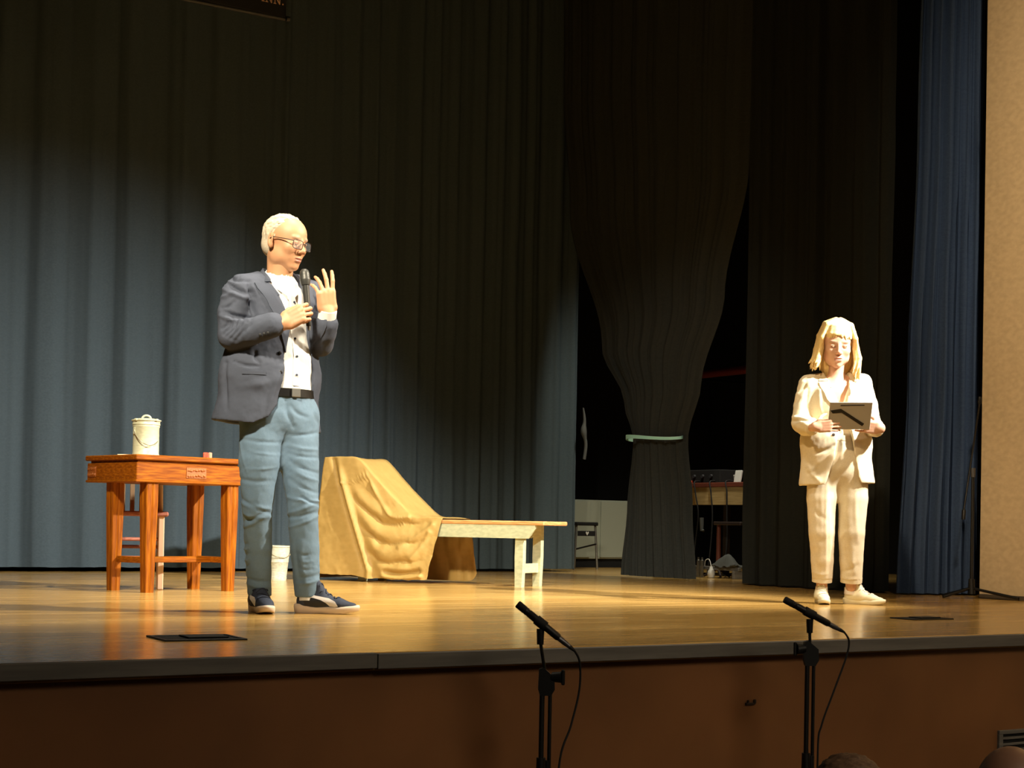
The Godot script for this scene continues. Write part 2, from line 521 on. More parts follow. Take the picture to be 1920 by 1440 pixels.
# ------------------------------------------------------------------ curtains
func fold_rows(a: Vector3, b: Vector3, top: float, hem: float, pleat: float, depth: float, sd: int, step := 0.018, nrows := 20, soft := false) -> Array:
	var n := FastNoiseLite.new()
	n.seed = sd
	n.frequency = 1.0
	var along := b - a
	var length := along.length()
	along /= length
	var out := along.cross(Vector3.UP) * -1.0
	if out.length() < 0.5:
		out = Vector3.BACK
	var cols := int(length / step) + 1
	var rows := []
	for i in nrows:
		var y := lerpf(top, hem, float(i) / (nrows - 1))
		var row := []
		for j in cols:
			var s := length * j / (cols - 1)
			var drop := (top - y) / top
			var x := s / pleat + 0.55 * n.get_noise_1d(s * 1.7 / pleat * 0.2) + 0.10 * n.get_noise_2d(s * 1.3, y * 0.35)
			var amp := 0.75 + 0.7 * n.get_noise_1d(s * 0.9 / pleat + 40.0)
			var d := (pow(absf(sin(PI * x)), 0.75) * 2.0 - 1.0) * amp
			if soft:
				d = sin(TAU * x) * amp * 0.8 + 0.4 * sin(TAU * x * 2.0 + 1.0) * n.get_noise_1d(s * 1.1 + 9.0) - 0.9 * exp(-pow((fposmod(x * 0.5, 1.0) - 0.5) * 9.0, 2.0)) * clampf(0.3 + 1.5 * n.get_noise_1d(s * 0.6 + 70.0), 0.0, 1.0)
			d += (0.2 if soft else 0.35) * n.get_noise_2d(s * 3.1 / pleat, y * 0.12) + (0.10 if soft else 0.22) * sin(TAU * (x * 2.3 + 0.2 * n.get_noise_1d(s * 2.0)))
			d *= depth * (0.8 + 0.25 * drop)
			var hem_wave := 0.006 * n.get_noise_1d(s * 4.0) if i == nrows - 1 else 0.0
			row.append(a + along * (s + depth * 0.25 * n.get_noise_2d(s * 5.0 / pleat, y * 0.2)) + out * d + Vector3.UP * (y + hem_wave))
		rows.append(row)
	return rows

func curtain(a: Vector3, b: Vector3, top: float, hem: float, pleat: float, depth: float, sd: int, m: Material, label: String, step := 0.018, soft := false) -> MeshInstance3D:
	var st := mb()
	sheet(st, fold_rows(a, b, top, hem, pleat, depth, sd, step, 20, soft))
	return solo(st, "stage_curtain", m, label, "curtain")

func make_curtains() -> void:
	curtain(Vector3(-8.2, 0, -7.62), Vector3(0.27, 0, -7.62), 5.9, 0.02, 0.19, 0.055, 50, mats.curtain_dark, "slate back curtain at the far left beyond the frame", 0.035)
	curtain(Vector3(0.3, 0, -7.58), Vector3(5.12, 0, -7.58), 5.9, 0.035, 0.36, 0.045, 51, mats.curtain_dark, "slate grey back curtain panel behind the wooden table", 0.018, true)
	var right_panel := curtain(Vector3(5.06, 0, -7.66), Vector3(8.5, 0, -7.66), 5.9, 0.025, 0.21, 0.03, 52, mats.curtain_dark, "slate grey back curtain panel behind the covered bench")
	curtain(Vector3(8.07, 0, -4.76), Vector3(8.18, 0, -3.36), 5.9, 0.012, 0.24, 0.05, 53, mats.curtain_black, "black side curtain hanging straight beside the woman", 0.012, true)
	# the front curtain, drawn aside and bunched by the right wall; it spreads a little at the hem
	var rows := fold_rows(Vector3(8.13, 0, -3.16), Vector3(8.66, 0, -2.98), 5.9, 0.012, 0.085, 0.06, 54, 0.007, 24)
	for i in rows.size():
		for j in rows[i].size():
			var p: Vector3 = rows[i][j]
			var spread := at_curve([[0.0, 1.14], [1.5, 1.0], [3.2, 0.86], [4.6, 0.80]], p.y)
			rows[i][j] = Vector3(8.66 + (p.x - 8.66) * spread, p.y, p.z)
	var st := mb()
	sheet(st, rows)
	solo(st, "stage_curtain", mats.curtain_blue, "blue front curtain bunched against the beige side wall", "curtain")
	# the tied side curtain
	var n := FastNoiseLite.new()
	n.seed = 77
	n.frequency = 1.0
	var t = thing("stage_curtain", "black side curtain gathered with a pale green tie", "curtain", Vector3(8.2, 0, -5.99))
	rows = []
	for i in 56:
		var y := lerpf(5.9, 0.015, float(i) / 55.0)
		var lz := at_curve([[0.0, -0.50], [0.6, -0.42], [1.17, -0.345], [1.5, -0.50], [2.0, -0.86], [3.3, -1.42], [4.4, -1.56], [5.9, -1.6]], y)
		var rz := at_curve([[0.0, 0.48], [0.6, 0.42], [1.17, 0.345], [1.6, 0.50], [2.3, 0.78], [3.3, 1.05], [5.9, 1.12]], y)
		var tight := clampf(1.0 - absf(y - 1.17) / 1.6, 0.0, 1.0)
		var row := []
		for j in 150:
			var f := j / 149.0
			var x := f * 8.0 + 0.5 * n.get_noise_1d(f * 9.0) + 0.05 * n.get_noise_2d(f * 6.0, y * 0.5)
			var d := pow(absf(sin(PI * x)), 0.8) * 2.0 - 1.0
			d *= 0.05 * (0.7 + 0.5 * n.get_noise_1d(f * 30.0)) * (1.0 - 0.25 * tight)
			var belly := sin(PI * f) * lerpf(0.02, 0.12, tight)
			row.append(Vector3(-belly - d, y, lerpf(lz, rz, f)))
		rows.append(row)
	st = mb()
	sheet(st, rows)
	part(st, "cloth", mats.curtain_side, t)
	var loop_out := []
	var loop_in := []
	for k in 33:
		var a := TAU * k / 32
		var tilt := 0.012 * cos(a) + (0.01 * sin(a * 2.0))
		loop_out.append(Vector3(-0.07 - 0.12 * sin(a), 1.19 + tilt, -0.362 * cos(a)))
		loop_in.append(Vector3(-0.07 - 0.12 * sin(a), 1.19 + tilt - 0.032 - 0.008 * cos(a + 0.5), -0.362 * cos(a)))
	st = mb()
	sheet(st, [loop_out, loop_in], 0.006)
	part(st, "tie_band", mats.tie, t, "pale green cloth tie")
	# a pale cord hanging at the edge of the back curtain
	st = mb()
	tube(st, smooth_line([Vector3(-0.02, 0.48, 0), Vector3(-0.006, 0.36, 0.004), Vector3(-0.012, 0.26, 0.0), Vector3(0.012, 0.14, 0.006), Vector3(0.0, 0.0, 0.0)], 5), [0.006, 0.008, 0.01, 0.012, 0.013, 0.014, 0.016, 0.018, 0.024, 0.028, 0.03, 0.028, 0.022, 0.016], 7)
	part(st, "tieback_cord", mats.rag, right_panel, "pale hanging cord").position = Vector3(8.525, 1.05, -7.57)
	# hanging board with lettering, top left
	t = thing("hanging_sign", "black hanging board with pale lettering, above the speaker", "sign", Vector3(4.72, 4.05, -6.0))
	st = mb()
	box(st, Vector3(-1.3, 0.62, 0), Vector3(2.6, 1.2, 0.03), 0.004)
	part(st, "panel", mats.screen_black, t)
	st = mb()
	tube(st, [Vector3(-2.62, 0.01, 0.0), Vector3(0.02, 0.01, 0.0)], [0.016], 8)
	tube(st, [Vector3(0.0, 0.01, 0.02), Vector3(0.025, 0.01, 0.02)], [0.02], 8)
	part(st, "bottom_rail", plain(Color(0.12, 0.12, 0.115), 0.5), t)
	for x in [-2.3, -0.3]:
		st = mb()
		tube(st, [Vector3(x, 1.2, 0), Vector3(x, 2.45, 0)], [0.004], 5)
		part(st, "wire", mats.black_metal, t)
	var tx := TextMesh.new()
	var f := SystemFont.new()
	f.font_names = PackedStringArray(["Droid Serif"])
	tx.font = f
	tx.text = "INN."
	tx.font_size = 64
	tx.pixel_size = 0.0013
	tx.depth = 0.004
	var o := part_mesh(tx, "lettering", mats.letter, t, "pale lettering")
	o.position = Vector3(-0.105, 0.132, 0.016)

# ------------------------------------------------------------------ props on the stage
func make_props() -> void:
	make_table()
	make_chair()
	make_bench()
	# bucket
	var t = thing("bucket", "pale zinc bucket on the floor behind the speaker's legs", "bucket", Vector3(4.69, 0, -5.86))
	var st := mb()
	lathe(st, [[0.0, 0.006], [0.06, 0.006], [0.06, 0.0], [0.065, 0.0], [0.068, 0.02], [0.0665, 0.024], [0.078, 0.13], [0.08, 0.132], [0.079, 0.135], [0.088, 0.235], [0.092, 0.238], [0.092, 0.248], [0.086, 0.248], [0.064, 0.02], [0.0, 0.018]], 28)
	part(st, "body", mats.zinc, t)
	st = mb()
	var arc := []
	for k in 13:
		var a := PI * k / 12.0
		arc.append(Vector3(0.093 * cos(a), 0.225 - 0.06 * sin(a), 0.095 * sin(a)))
	tube(st, arc, [0.0035], 6)
	part(st, "handle", mats.wire, t)

func tapered_leg(at: Vector3, h: float, top_w: float, foot_w: float) -> SurfaceTool:
	# square leg, narrowing to the foot, with a bead along each corner face
	var st := mb()
	var ring := func(y: float, w: float) -> Array:
		var o := []
		var c := w * 0.12
		for p in [[-w + c, -w], [-0.006, -w], [0.0, -w + 0.004], [0.006, -w], [w - c, -w], [w, -w + c], [w, -0.006], [w - 0.004, 0.0], [w, 0.006], [w, w - c], [w - c, w], [0.006, w], [0.0, w - 0.004], [-0.006, w], [-w + c, w], [-w, w - c], [-w, 0.006], [-w + 0.004, 0.0], [-w, -0.006], [-w, -w + c]]:
			o.append(at + Vector3(p[0], y, p[1]))
		return o
	var R := [ring.call(0.0, foot_w * 0.5), ring.call(0.03, foot_w * 0.52), ring.call(h - 0.12, top_w * 0.5), ring.call(h, top_w * 0.5)]
	for i in 3:
		for k in 20:
			var n := (k + 1) % 20
			quad(st, R[i][k], R[i + 1][k], R[i + 1][n], R[i][n])
	for k in 20:
		var n2 := (k + 1) % 20
		tri(st, at, R[0][k], R[0][n2])
	return st

func make_table() -> void:
	var t = thing("writing_table", "orange-brown wooden table with carved apron and tapered legs", "table", Vector3(3.04, 0, -4.12), deg_to_rad(12.0))
	var L := 0.71
	var D := 0.55
	var st := mb()
	box(st, Vector3(L / 2, 0.772, -D / 2), Vector3(L + 0.02, 0.03, D + 0.02), 0.005)
	part(st, "table_top", mats.table_wood, t)
	st = mb()
	box(st, Vector3(L / 2, 0.75, -D / 2), Vector3(L - 0.03, 0.016, D - 0.03), 0.002)
	part(st, "top_moulding", mats.table_wood, t)
	st = mb()
	box(st, Vector3(L / 2, 0.692, -D / 2), Vector3(L, 0.102, D), 0.004)
	box(st, Vector3(L / 2, 0.637, -D / 2), Vector3(L + 0.016, 0.014, D + 0.016), 0.005)
	part(st, "apron", mats.table_wood, t)
	for p in [[0.115, -0.05], [0.665, -0.05], [0.085, -0.37], [0.635, -0.37]]:
		part(tapered_leg(Vector3(p[0], 0, p[1]), 0.635, 0.078, 0.056), "leg", mats.table_leg_wood, t)
	for x in [0.1, 0.65]:
		st = mb()
		box(st, Vector3(x, 0.185, -0.21), Vector3(0.028, 0.036, 0.30), 0.004)
		part(st, "stretcher", mats.table_wood, t)
	st = mb()
	box(st, Vector3(0.375, 0.185, -0.21), Vector3(0.55, 0.036, 0.028), 0.004)
	part(st, "stretcher", mats.table_wood, t)
	carving(t, Vector3(0.395, 0.693, 0.0), 0.135, 0.062, 0.0)
	carving(t, Vector3(0.0, 0.693, -0.49), 0.09, 0.062, -PI / 2)
	# enamel milk can
	var y := 0.787
	var xf: Transform3D = t.transform
	var c = thing("enamel_can", "cream enamel can with lid and wire handle on the table", "can", xf * Vector3(0.19, y, -0.22), YAW)
	st = mb()
	lathe(st, [[0.0, 0.0], [0.074, 0.0], [0.077, 0.004], [0.077, 0.012], [0.075, 0.016], [0.075, 0.165], [0.078, 0.17], [0.078, 0.178], [0.076, 0.182], [0.0, 0.182]], 36)
	part(st, "body", mats.cream_enamel, c)
	st = mb()
	lathe(st, [[0.0, 0.182], [0.08, 0.182], [0.081, 0.186], [0.079, 0.19], [0.079, 0.203], [0.086, 0.206], [0.086, 0.211], [0.077, 0.214], [0.045, 0.221], [0.0, 0.223]], 36)
	for k in 4:
		var a := TAU * (k + 0.35) / 4.0
		box(st, Vector3(0.083 * cos(a), 0.21, 0.083 * sin(a)), Vector3(0.014, 0.014, 0.02), 0.003, Basis(Vector3.UP, -a))
	part(st, "lid", mats.cream_enamel, c)
	st = mb()
	var lug := []
	for k in 9:
		var a2 := PI * k / 8.0
		lug.append(Vector3(0.026 * cos(a2), 0.219 + 0.02 * sin(a2), 0))
	tube(st, lug, [0.006], 8)
	part(st, "lid_handle", mats.cream_enamel, c)
	for s in [Vector3(-0.055, 0.145, 0.056), Vector3(0.055, 0.145, -0.056)]:
		st = mb()
		box(st, s, Vector3(0.02, 0.042, 0.012), 0.004, Basis(Vector3.UP, -PI / 4))
		part(st, "lug", mats.cream_enamel, c)
	st = mb()
	var bail := []
	for k in 19:
		var a3 := PI * k / 18.0
		bail.append(Vector3(-0.058 * cos(a3) + 0.042 * sin(a3), 0.15 - 0.088 * sin(a3), 0.06 * cos(a3) + 0.085 * sin(a3)))
	tube(st, bail, [0.0032], 6)
	part(st, "bail_handle", mats.wire, c)
	st = mb()
	box(st, Vector3(0, 0.004, 0), Vector3(0.085, 0.008, 0.055), 0.001)
	solo(st, "notepad", mats.paper, "pale notepad lying on the table beside the enamel can", "notepad", xf * Vector3(0.09, y, -0.28), deg_to_rad(-20.0))
	st = mb()
	box(st, Vector3(0, 0.0175, 0), Vector3(0.032, 0.035, 0.03), 0.004)
	solo(st, "small_box", mats.red_box, "small red box on the table's right end", "box", xf * Vector3(0.525, y, -0.1), deg_to_rad(-25.0))
	st = mb()
	box(st, Vector3(0, 0.018, 0), Vector3(0.016, 0.036, 0.026), 0.003)
	solo(st, "small_box", mats.pink_box, "small pink box leaning beside the red box on the table", "box", xf * Vector3(0.557, y, -0.102), deg_to_rad(-40.0))

func carving(t: Node3D, at: Vector3, w: float, h: float, turn: float) -> void:
	# carved leaf panel: a shallow plate with scrolls and leaves in relief
	var rng := RandomNumberGenerator.new()
	rng.seed = 8
	var b := Basis(Vector3.UP, turn)
	var st := mb()
	box(st, at + b * Vector3(0, 0, 0.002), Vector3(w, h, 0.005), 0.001, b)
	for k in 14:
		var x := (k % 7 - 3.0) / 3.4 * w * 0.45
		var y := (0.25 if k < 7 else -0.25) * h + rng.randf_range(-0.004, 0.004)
		var a := rng.randf_range(-0.9, 0.9)
		leaf(st, at + b * Vector3(x, y, 0.005), b * Basis(Vector3.BACK, a), rng.randf_range(0.010, 0.014), 0.008, 0.007)
	part(st, "carved_panel", mats.carving, t, "carved leaf panel")

func leaf(st: SurfaceTool, at: Vector3, b: Basis, lx: float, ly: float, lz: float) -> void:
	st.set_smooth_group(0)
	var tip := at + b * Vector3(0, 0, lz)
	for k in 10:
		var a0 := TAU * k / 10
		var a1 := TAU * (k + 1) / 10
		var m0 := at + b * Vector3(cos(a0) * lx * 0.6, sin(a0) * ly * 0.6, lz * 0.8)
		var m1 := at + b * Vector3(cos(a1) * lx * 0.6, sin(a1) * ly * 0.6, lz * 0.8)
		var e0 := at + b * Vector3(cos(a0) * lx, sin(a0) * ly, -0.001)
		var e1 := at + b * Vector3(cos(a1) * lx, sin(a1) * ly, -0.001)
		tri(st, tip, m1, m0)
		quad(st, m0, m1, e1, e0)

func make_chair() -> void:
	var t = thing("wooden_chair", "old wooden chair with pale back slats behind the table", "chair", Vector3(3.165, 0, -4.89), YAW + deg_to_rad(15.0))
	var st: SurfaceTool
	for x in [0.0, 0.28]:
		st = mb()
		tube(st, [Vector3(x, 0, -0.02), Vector3(x, 0.46, 0.0), Vector3(x, 0.775, -0.045)], [0.015, 0.018, 0.014], 8)
		part(st, "back_post", mats.chair_pale, t)
	for x in [0.01, 0.275]:
		st = mb()
		box(st, Vector3(x, 0.22, 0.30), Vector3(0.036, 0.44, 0.036), 0.005)
		part(st, "leg", mats.chair_pale, t)
	st = mb()
	box(st, Vector3(0.14, 0.452, 0.155), Vector3(0.35, 0.03, 0.37), 0.008)
	part(st, "seat", mats.chair_paint, t)
	for x in [0.056, 0.112, 0.168, 0.224]:
		st = mb()
		box(st, Vector3(x, 0.605, -0.024), Vector3(0.028, 0.29, 0.012), 0.003, Basis(Vector3.RIGHT, -0.14))
		part(st, "back_slat", mats.chair_pale, t)
	st = mb()
	box(st, Vector3(0.14, 0.755, -0.045), Vector3(0.29, 0.05, 0.02), 0.006, Basis(Vector3.RIGHT, -0.14))
	part(st, "top_rail", mats.chair_paint, t)
	for p in [[0.30, 0.30], [0.19, 0.30], [0.25, 0.0]]:
		st = mb()
		tube(st, [Vector3(0.0, p[0], p[1]), Vector3(0.28, p[0], p[1])], [0.011], 7)
		part(st, "rung", mats.chair_paint, t)
	for x in [0.005, 0.278]:
		st = mb()
		tube(st, [Vector3(x, 0.22, -0.01), Vector3(x, 0.22, 0.30)], [0.011], 7)
		part(st, "rung", mats.chair_paint, t)

func make_bench() -> void:
	var at := Vector3(5.938, 0, -4.598)
	var turn := deg_to_rad(-60.0)
	var t = thing("bench", "cream painted wooden bench half covered by the tarpaulin", "bench", at, turn)
	var st := mb()
	box(st, Vector3(-0.62, 0.441, -0.135), Vector3(1.64, 0.028, 0.37), 0.006)
	part(st, "plank", mats.bench_edge, t)
	# apron boards with the corner cut away below
	for z in [0.035, -0.305]:
		st = mb()
		var end := 0.13 if z > 0.0 else -0.02
		prism(st, PackedVector2Array([Vector2(-1.4, 0.427), Vector2(end, 0.427), Vector2(end + 0.005, 0.405), Vector2(end - 0.055, 0.335), Vector2(-1.4, 0.335)]), 0.022, Transform3D(Basis.IDENTITY, Vector3(0, 0, z - 0.011)))
		part(st, "apron", mats.cream_paint, t)
	for x in [0.0, -1.28]:
		for z in [0.0, -0.27]:
			st = mb()
			prism(st, PackedVector2Array([Vector2(-0.03, 0.427), Vector2(0.03, 0.427), Vector2(0.03, 0.2), Vector2(0.022, 0.0), Vector2(-0.03, 0.0), Vector2(-0.034, 0.2)]), 0.045, Transform3D(Basis.IDENTITY, Vector3(x, 0, z - 0.022)))
			part(st, "leg", mats.cream_paint, t)
		st = mb()
		box(st, Vector3(x, 0.128, -0.135), Vector3(0.024, 0.066, 0.24), 0.003)
		part(st, "crossbar", mats.cream_paint, t)
	st = mb()
	box(st, Vector3(-1.10, 0.62, -0.135), Vector3(0.02, 0.5, 0.3), 0.003, Basis(Vector3.BACK, deg_to_rad(45.0)))
	box(st, Vector3(-1.42, 0.64, -0.135), Vector3(0.2, 0.40, 0.28), 0.004)
	part(st, "headrest", mats.cream_paint, t)
	# the tarpaulin over its head end
	var n := FastNoiseLite.new()
	n.seed = 5
	n.frequency = 1.0
	# profile along the bench: x, height
	var prof := [Vector3(-1.60, 0.895, 0), Vector3(-1.52, 0.90, 0), Vector3(-1.42, 0.90, 0), Vector3(-1.30, 0.885, 0), Vector3(-1.15, 0.745, 0), Vector3(-1.0, 0.61, 0), Vector3(-0.87, 0.505, 0), Vector3(-0.80, 0.475, 0), Vector3(-0.72, 0.475, 0), Vector3(-0.65, 0.472, 0), Vector3(-0.59, 0.464, 0)]
	prof = smooth_line(prof, 7)
	var m: int = prof.size()
	var rows := []
	# far side hanging, from its hem up
	for i in 12:
		var f := i / 11.0
		var row := []
		for j in m:
			var g := float(j) / (m - 1)
			var hem := 0.012 + 0.06 * pow(clampf((g - 0.86) / 0.14, 0.0, 1.0), 3.0)
			var p: Vector3 = prof[j]
			row.append(Vector3(p.x + 0.03 * g * (1.0 - f), lerpf(hem, p.y, f), -0.335 - 0.06 * (1.0 - f) + 0.015 * n.get_noise_2d(g * 8.0, f * 2.0)))
		rows.append(row)
	# over the top
	for i in range(1, 10):
		var f2 := i / 9.0
		var row2 := []
		for j in m:
			var p2: Vector3 = prof[j]
			var sag := 0.012 * sin(PI * f2) * clampf((p2.y - 0.45) * 4.0, 0.0, 1.0)
			row2.append(Vector3(p2.x, p2.y - sag + 0.006 * n.get_noise_2d(p2.x * 7.0, f2 * 2.0) * clampf(sin(PI * f2) + 0.2, 0.0, 1.0), lerpf(-0.335, 0.055, f2)))
		rows.append(row2)
	# near side hanging down to the boards: a flat fall at the head end, then a swag of sagging folds
	for i in range(1, 60):
		var f3 := i / 59.0
		var row3 := []
		for j in m:
			var g3 := float(j) / (m - 1)
			var p3: Vector3 = prof[j]
			var hem3 := 0.016 + 0.022 * (0.5 + 0.5 * n.get_noise_1d(g3 * 7.0)) + 0.02 * smoothstep(0.0, 0.1, g3) * (1.0 - smoothstep(0.3, 0.45, g3))
			var x3 := p3.x + f3 * lerpf(-0.03, -0.075, g3) + 0.008 * n.get_noise_2d(g3 * 4.0, f3 * 2.0)
			var y3 := lerpf(p3.y, hem3, f3)
			var z3 := 0.055 + 0.085 * pow(f3, 0.8)
			# the line where the swag starts, from the top corner down to the right
			var ridge := lerpf(-1.50, -1.16, clampf((0.88 - y3) / 0.8, 0.0, 1.0))
			var past := x3 - ridge
			z3 += 0.032 * exp(-pow((past - 0.012) / 0.024, 2.0)) * smoothstep(0.0, 0.25, f3) - 0.014 * exp(-pow((past + 0.02) / 0.02, 2.0))
			var u := clampf((x3 + 1.42) / 0.80, 0.0, 1.0)
			var line := lerpf(0.70, 0.44, u) - 0.15 * sin(PI * pow(u, 0.8))
			var h3 := line - y3 + 0.02 * n.get_noise_2d(u * 2.5, 7.0)
			var swag := smoothstep(0.02, 0.16, past) * smoothstep(-0.16, -0.02, h3) * (1.0 - smoothstep(0.30, 0.46, h3))
			swag *= 1.0 - 0.75 * smoothstep(0.62, 0.95, u)
			var phase := h3 / 0.135 + 0.35 * n.get_noise_2d(u * 1.6, 3.0)
			var ripple := pow(absf(sin(PI * phase)), 0.7) - 0.5
			z3 += swag * (0.034 * ripple + 0.02 * sin(PI * clampf(h3 / 0.4, 0.0, 1.0)))
			# small pulls towards the bench corner
			for q in [[Vector2(-0.90, 0.26), Vector2(-0.66, 0.42), 0.018, 0.014], [Vector2(-0.80, 0.17), Vector2(-0.68, 0.36), 0.018, 0.012], [Vector2(-1.0, 0.075), Vector2(-0.74, 0.085), 0.02, -0.03], [Vector2(-1.02, 0.045), Vector2(-0.72, 0.055), 0.016, 0.024], [Vector2(-1.18, 0.70), Vector2(-1.02, 0.49), 0.013, 0.016], [Vector2(-1.02, 0.485), Vector2(-0.86, 0.47), 0.012, 0.016], [Vector2(-1.44, 0.71), Vector2(-1.22, 0.765), 0.011, 0.014], [Vector2(-1.12, 0.13), Vector2(-1.06, 0.3), 0.025, -0.012]]:
				var a: Vector2 = q[0]
				var b: Vector2 = q[1]
				var c := Vector2(x3, y3)
				var tt := clampf((c - a).dot(b - a) / (b - a).length_squared(), 0.0, 1.0)
				var dd := c.distance_to(a.lerp(b, tt) - Vector2(0, 0.015 * sin(PI * tt)))
				z3 += q[3] * exp(-dd * dd / (q[2] * q[2]))
			z3 += 0.004 * n.get_noise_2d(x3 * 9.0, y3 * 6.0)
			row3.append(Vector3(x3, y3, z3))
		rows.append(row3)
	st = mb()
	sheet(st, rows)
	# the end at the head side, closing the cover
	var ends := []
	for r in rows:
		ends.append(r[0])
	var closing := []
	for i in 14:
		var f4 := i / 13.0
		var row4 := []
		for k in ends.size():
			var e: Vector3 = ends[k]
			var low: float = lerpf(e.y, 0.015, f4)
			row4.append(Vector3(e.x - 0.05 * f4 - 0.02 * sin(PI * f4) * (0.5 + n.get_noise_2d(k * 0.25, f4 * 2.0)), low, e.z))
		closing.append(row4)
	sheet(st, closing)
	solo(st, "tarpaulin", mats.tarp, "ochre tarpaulin draped over the head end of the bench", "tarpaulin", at, turn)

# ------------------------------------------------------------------ behind the side curtains
func make_backstage() -> void:
	var st := mb()
	var t = thing("low_cabinet", "low white cabinet with dark plinth, seen through the curtain gap", "cabinet", Vector3(9.1, 0, -8.9))
	box(st, Vector3(0.62, 0.395, -0.2), Vector3(1.3, 0.61, 0.4), 0.004)
	part(st, "body", mats.white_metal, t)
	st = mb()
	box(st, Vector3(0.62, 0.045, -0.21), Vector3(1.28, 0.09, 0.38), 0.002)
	part(st, "plinth", mats.dull_black, t)
	for x in [0.22, 0.76]:
		st = mb()
		box(st, Vector3(x + (0.0 if x < 0.5 else 0.12), 0.395, 0.008), Vector3(0.42 if x < 0.5 else 0.62, 0.58, 0.014), 0.002)
		part(st, "door", mats.white_metal, t)
	t = thing("folding_chair", "dark chair with thin steel legs before the white cabinet", "chair", Vector3(9.1, 0, -8.38), deg_to_rad(10.0))
	st = mb()
	box(st, Vector3(0, 0.45, -0.1), Vector3(0.3, 0.035, 0.32), 0.008)
	part(st, "seat", mats.dull_black, t)
	st = mb()
	box(st, Vector3(0, 0.355, 0.04), Vector3(0.24, 0.05, 0.015), 0.003)
	part(st, "apron", mats.dull_black, t)
	for x in [-0.13, 0.13]:
		for z in [0.03, -0.24]:
			st = mb()
			tube(st, [Vector3(x, 0.45, z), Vector3(x * 1.25, 0.0, z * 1.2)], [0.012], 7)
			part(st, "leg", mats.steel, t)
	st = mb()
	tube(st, [Vector3(-0.14, 0.2, 0.035), Vector3(0.14, 0.25, 0.035)], [0.009], 6)
	part(st, "rung", mats.black_metal, t)
	st = mb()
	tube(st, [Vector3(-0.12, 0.45, -0.24), Vector3(-0.12, 0.57, -0.26)], [0.011], 6)
	part(st, "back_stub", mats.black_metal, t)
	st = mb()
	prism(st, PackedVector2Array([Vector2(0, -0.02), Vector2(0.022, 0.008), Vector2(0.015, 0.02), Vector2(0.003, 0.008), Vector2(-0.012, 0.02), Vector2(-0.02, 0.006)]), 0.004)
	solo(st, "paper_tag", mats.white_plastic, "small white paper tag hanging on the dark chair backstage", "tag", Vector3(9.1, 0.355, -8.322), deg_to_rad(10.0))
	# work table with cables
	t = thing("work_table", "backstage table with red-brown top and pale front board", "table", Vector3(9.2, 0, -6.3))
	st = mb()
	box(st, Vector3(0.3, 0.82, 0.0), Vector3(0.64, 0.04, 1.5), 0.004)
	part(st, "table_top", mats.red_brown, t)
	st = mb()
	box(st, Vector3(0.0, 0.72, 0.0), Vector3(0.02, 0.16, 1.44), 0.002)
	part(st, "front_board", mats.tan_board, t)
	for x in [0.04, 0.56]:
		for z in [-0.68, 0.68]:
			st = mb()
			box(st, Vector3(x, 0.4, z), Vector3(0.05, 0.8, 0.05), 0.003)
			part(st, "leg", mats.dark_wood, t)
	var k := 0
	for z in [-0.42, -0.2, 0.02]:
		st = mb()
		tube(st, smooth_line([Vector3(0.1, 0.852, z - 0.03), Vector3(-0.016, 0.85, z - 0.03), Vector3(-0.03, 0.75, z), Vector3(-0.025, 0.55, z + 0.04 - 0.02 * k), Vector3(-0.02, 0.3, z), Vector3(-0.04, 0.012, z - 0.02)], 6), [0.007], 6)
		solo(st, "hanging_cable", mats.rubber, ["thick dark cable hanging over the work table's front, nearest the tied curtain", "dark cable hanging over the middle of the work table's front", "thin dark cable hanging over the work table's front, nearest the black curtain"][k], "cable", Vector3(9.2, 0, -6.3))
		k += 1
	t = thing("mixing_desk", "dark audio device on the backstage work table", "audio device", Vector3(9.35, 0.84, -6.68))
	st = mb()
	box(st, Vector3(0, 0.06, 0), Vector3(0.22, 0.12, 0.44), 0.006)
	part(st, "case", mats.dull_black, t)
	for z in [-0.14, -0.02, 0.1]:
		st = mb()
		lathe(st, [[0.0, 0.0], [0.018, 0.0], [0.016, 0.018], [0.0, 0.018]], 10, Transform3D(Basis(Vector3.BACK, PI / 2), Vector3(-0.11, 0.06, z)))
		part(st, "knob", mats.grey_metal, t)
	st = mb()
	box(st, Vector3(0, 0.05, 0), Vector3(0.02, 0.11, 0.085), 0.004, Basis(Vector3.BACK, -0.2))
	box(st, Vector3(0.015, 0.03, -0.05), Vector3(0.01, 0.07, 0.05), 0.002, Basis(Vector3.BACK, 0.25))
	solo(st, "paper_bag", mats.white_plastic, "crumpled white paper bag on the backstage work table", "paper bag", Vector3(9.24, 0.842, -6.21))
	st = mb()
	box(st, Vector3(0, 0.012, 0), Vector3(0.08, 0.024, 0.06), 0.004)
	solo(st, "small_box", mats.red_box, "small reddish box at the end of the backstage work table", "box", Vector3(9.22, 0.84, -6.87))
	# under and before the table
	t = thing("music_stool", "brown wooden stool post under the work table", "stool", Vector3(9.02, 0, -6.2))
	st = mb()
	tube(st, [Vector3(0, 0.06, 0), Vector3(0, 0.46, 0)], [0.022, 0.018], 8)
	part(st, "post", mats.red_brown, t)
	st = mb()
	box(st, Vector3(0.06, 0.475, 0.16), Vector3(0.22, 0.03, 0.36), 0.006)
	part(st, "seat", mats.dark_wood, t)
	st = mb()
	for a in 3:
		tube(st, [Vector3(0, 0.08, 0), Vector3(0.13 * cos(a * TAU / 3), 0.012, 0.13 * sin(a * TAU / 3))], [0.014, 0.012], 6)
	part(st, "base", mats.dark_wood, t)
	t = thing("floor_rail", "grey rail lying across the floor under the work table", "rail", Vector3(8.9, 0, -6.1))
	st = mb()
	box(st, Vector3(0, 0.085, 0), Vector3(0.03, 0.03, 0.66), 0.004)
	part(st, "bar", mats.edge_board, t)
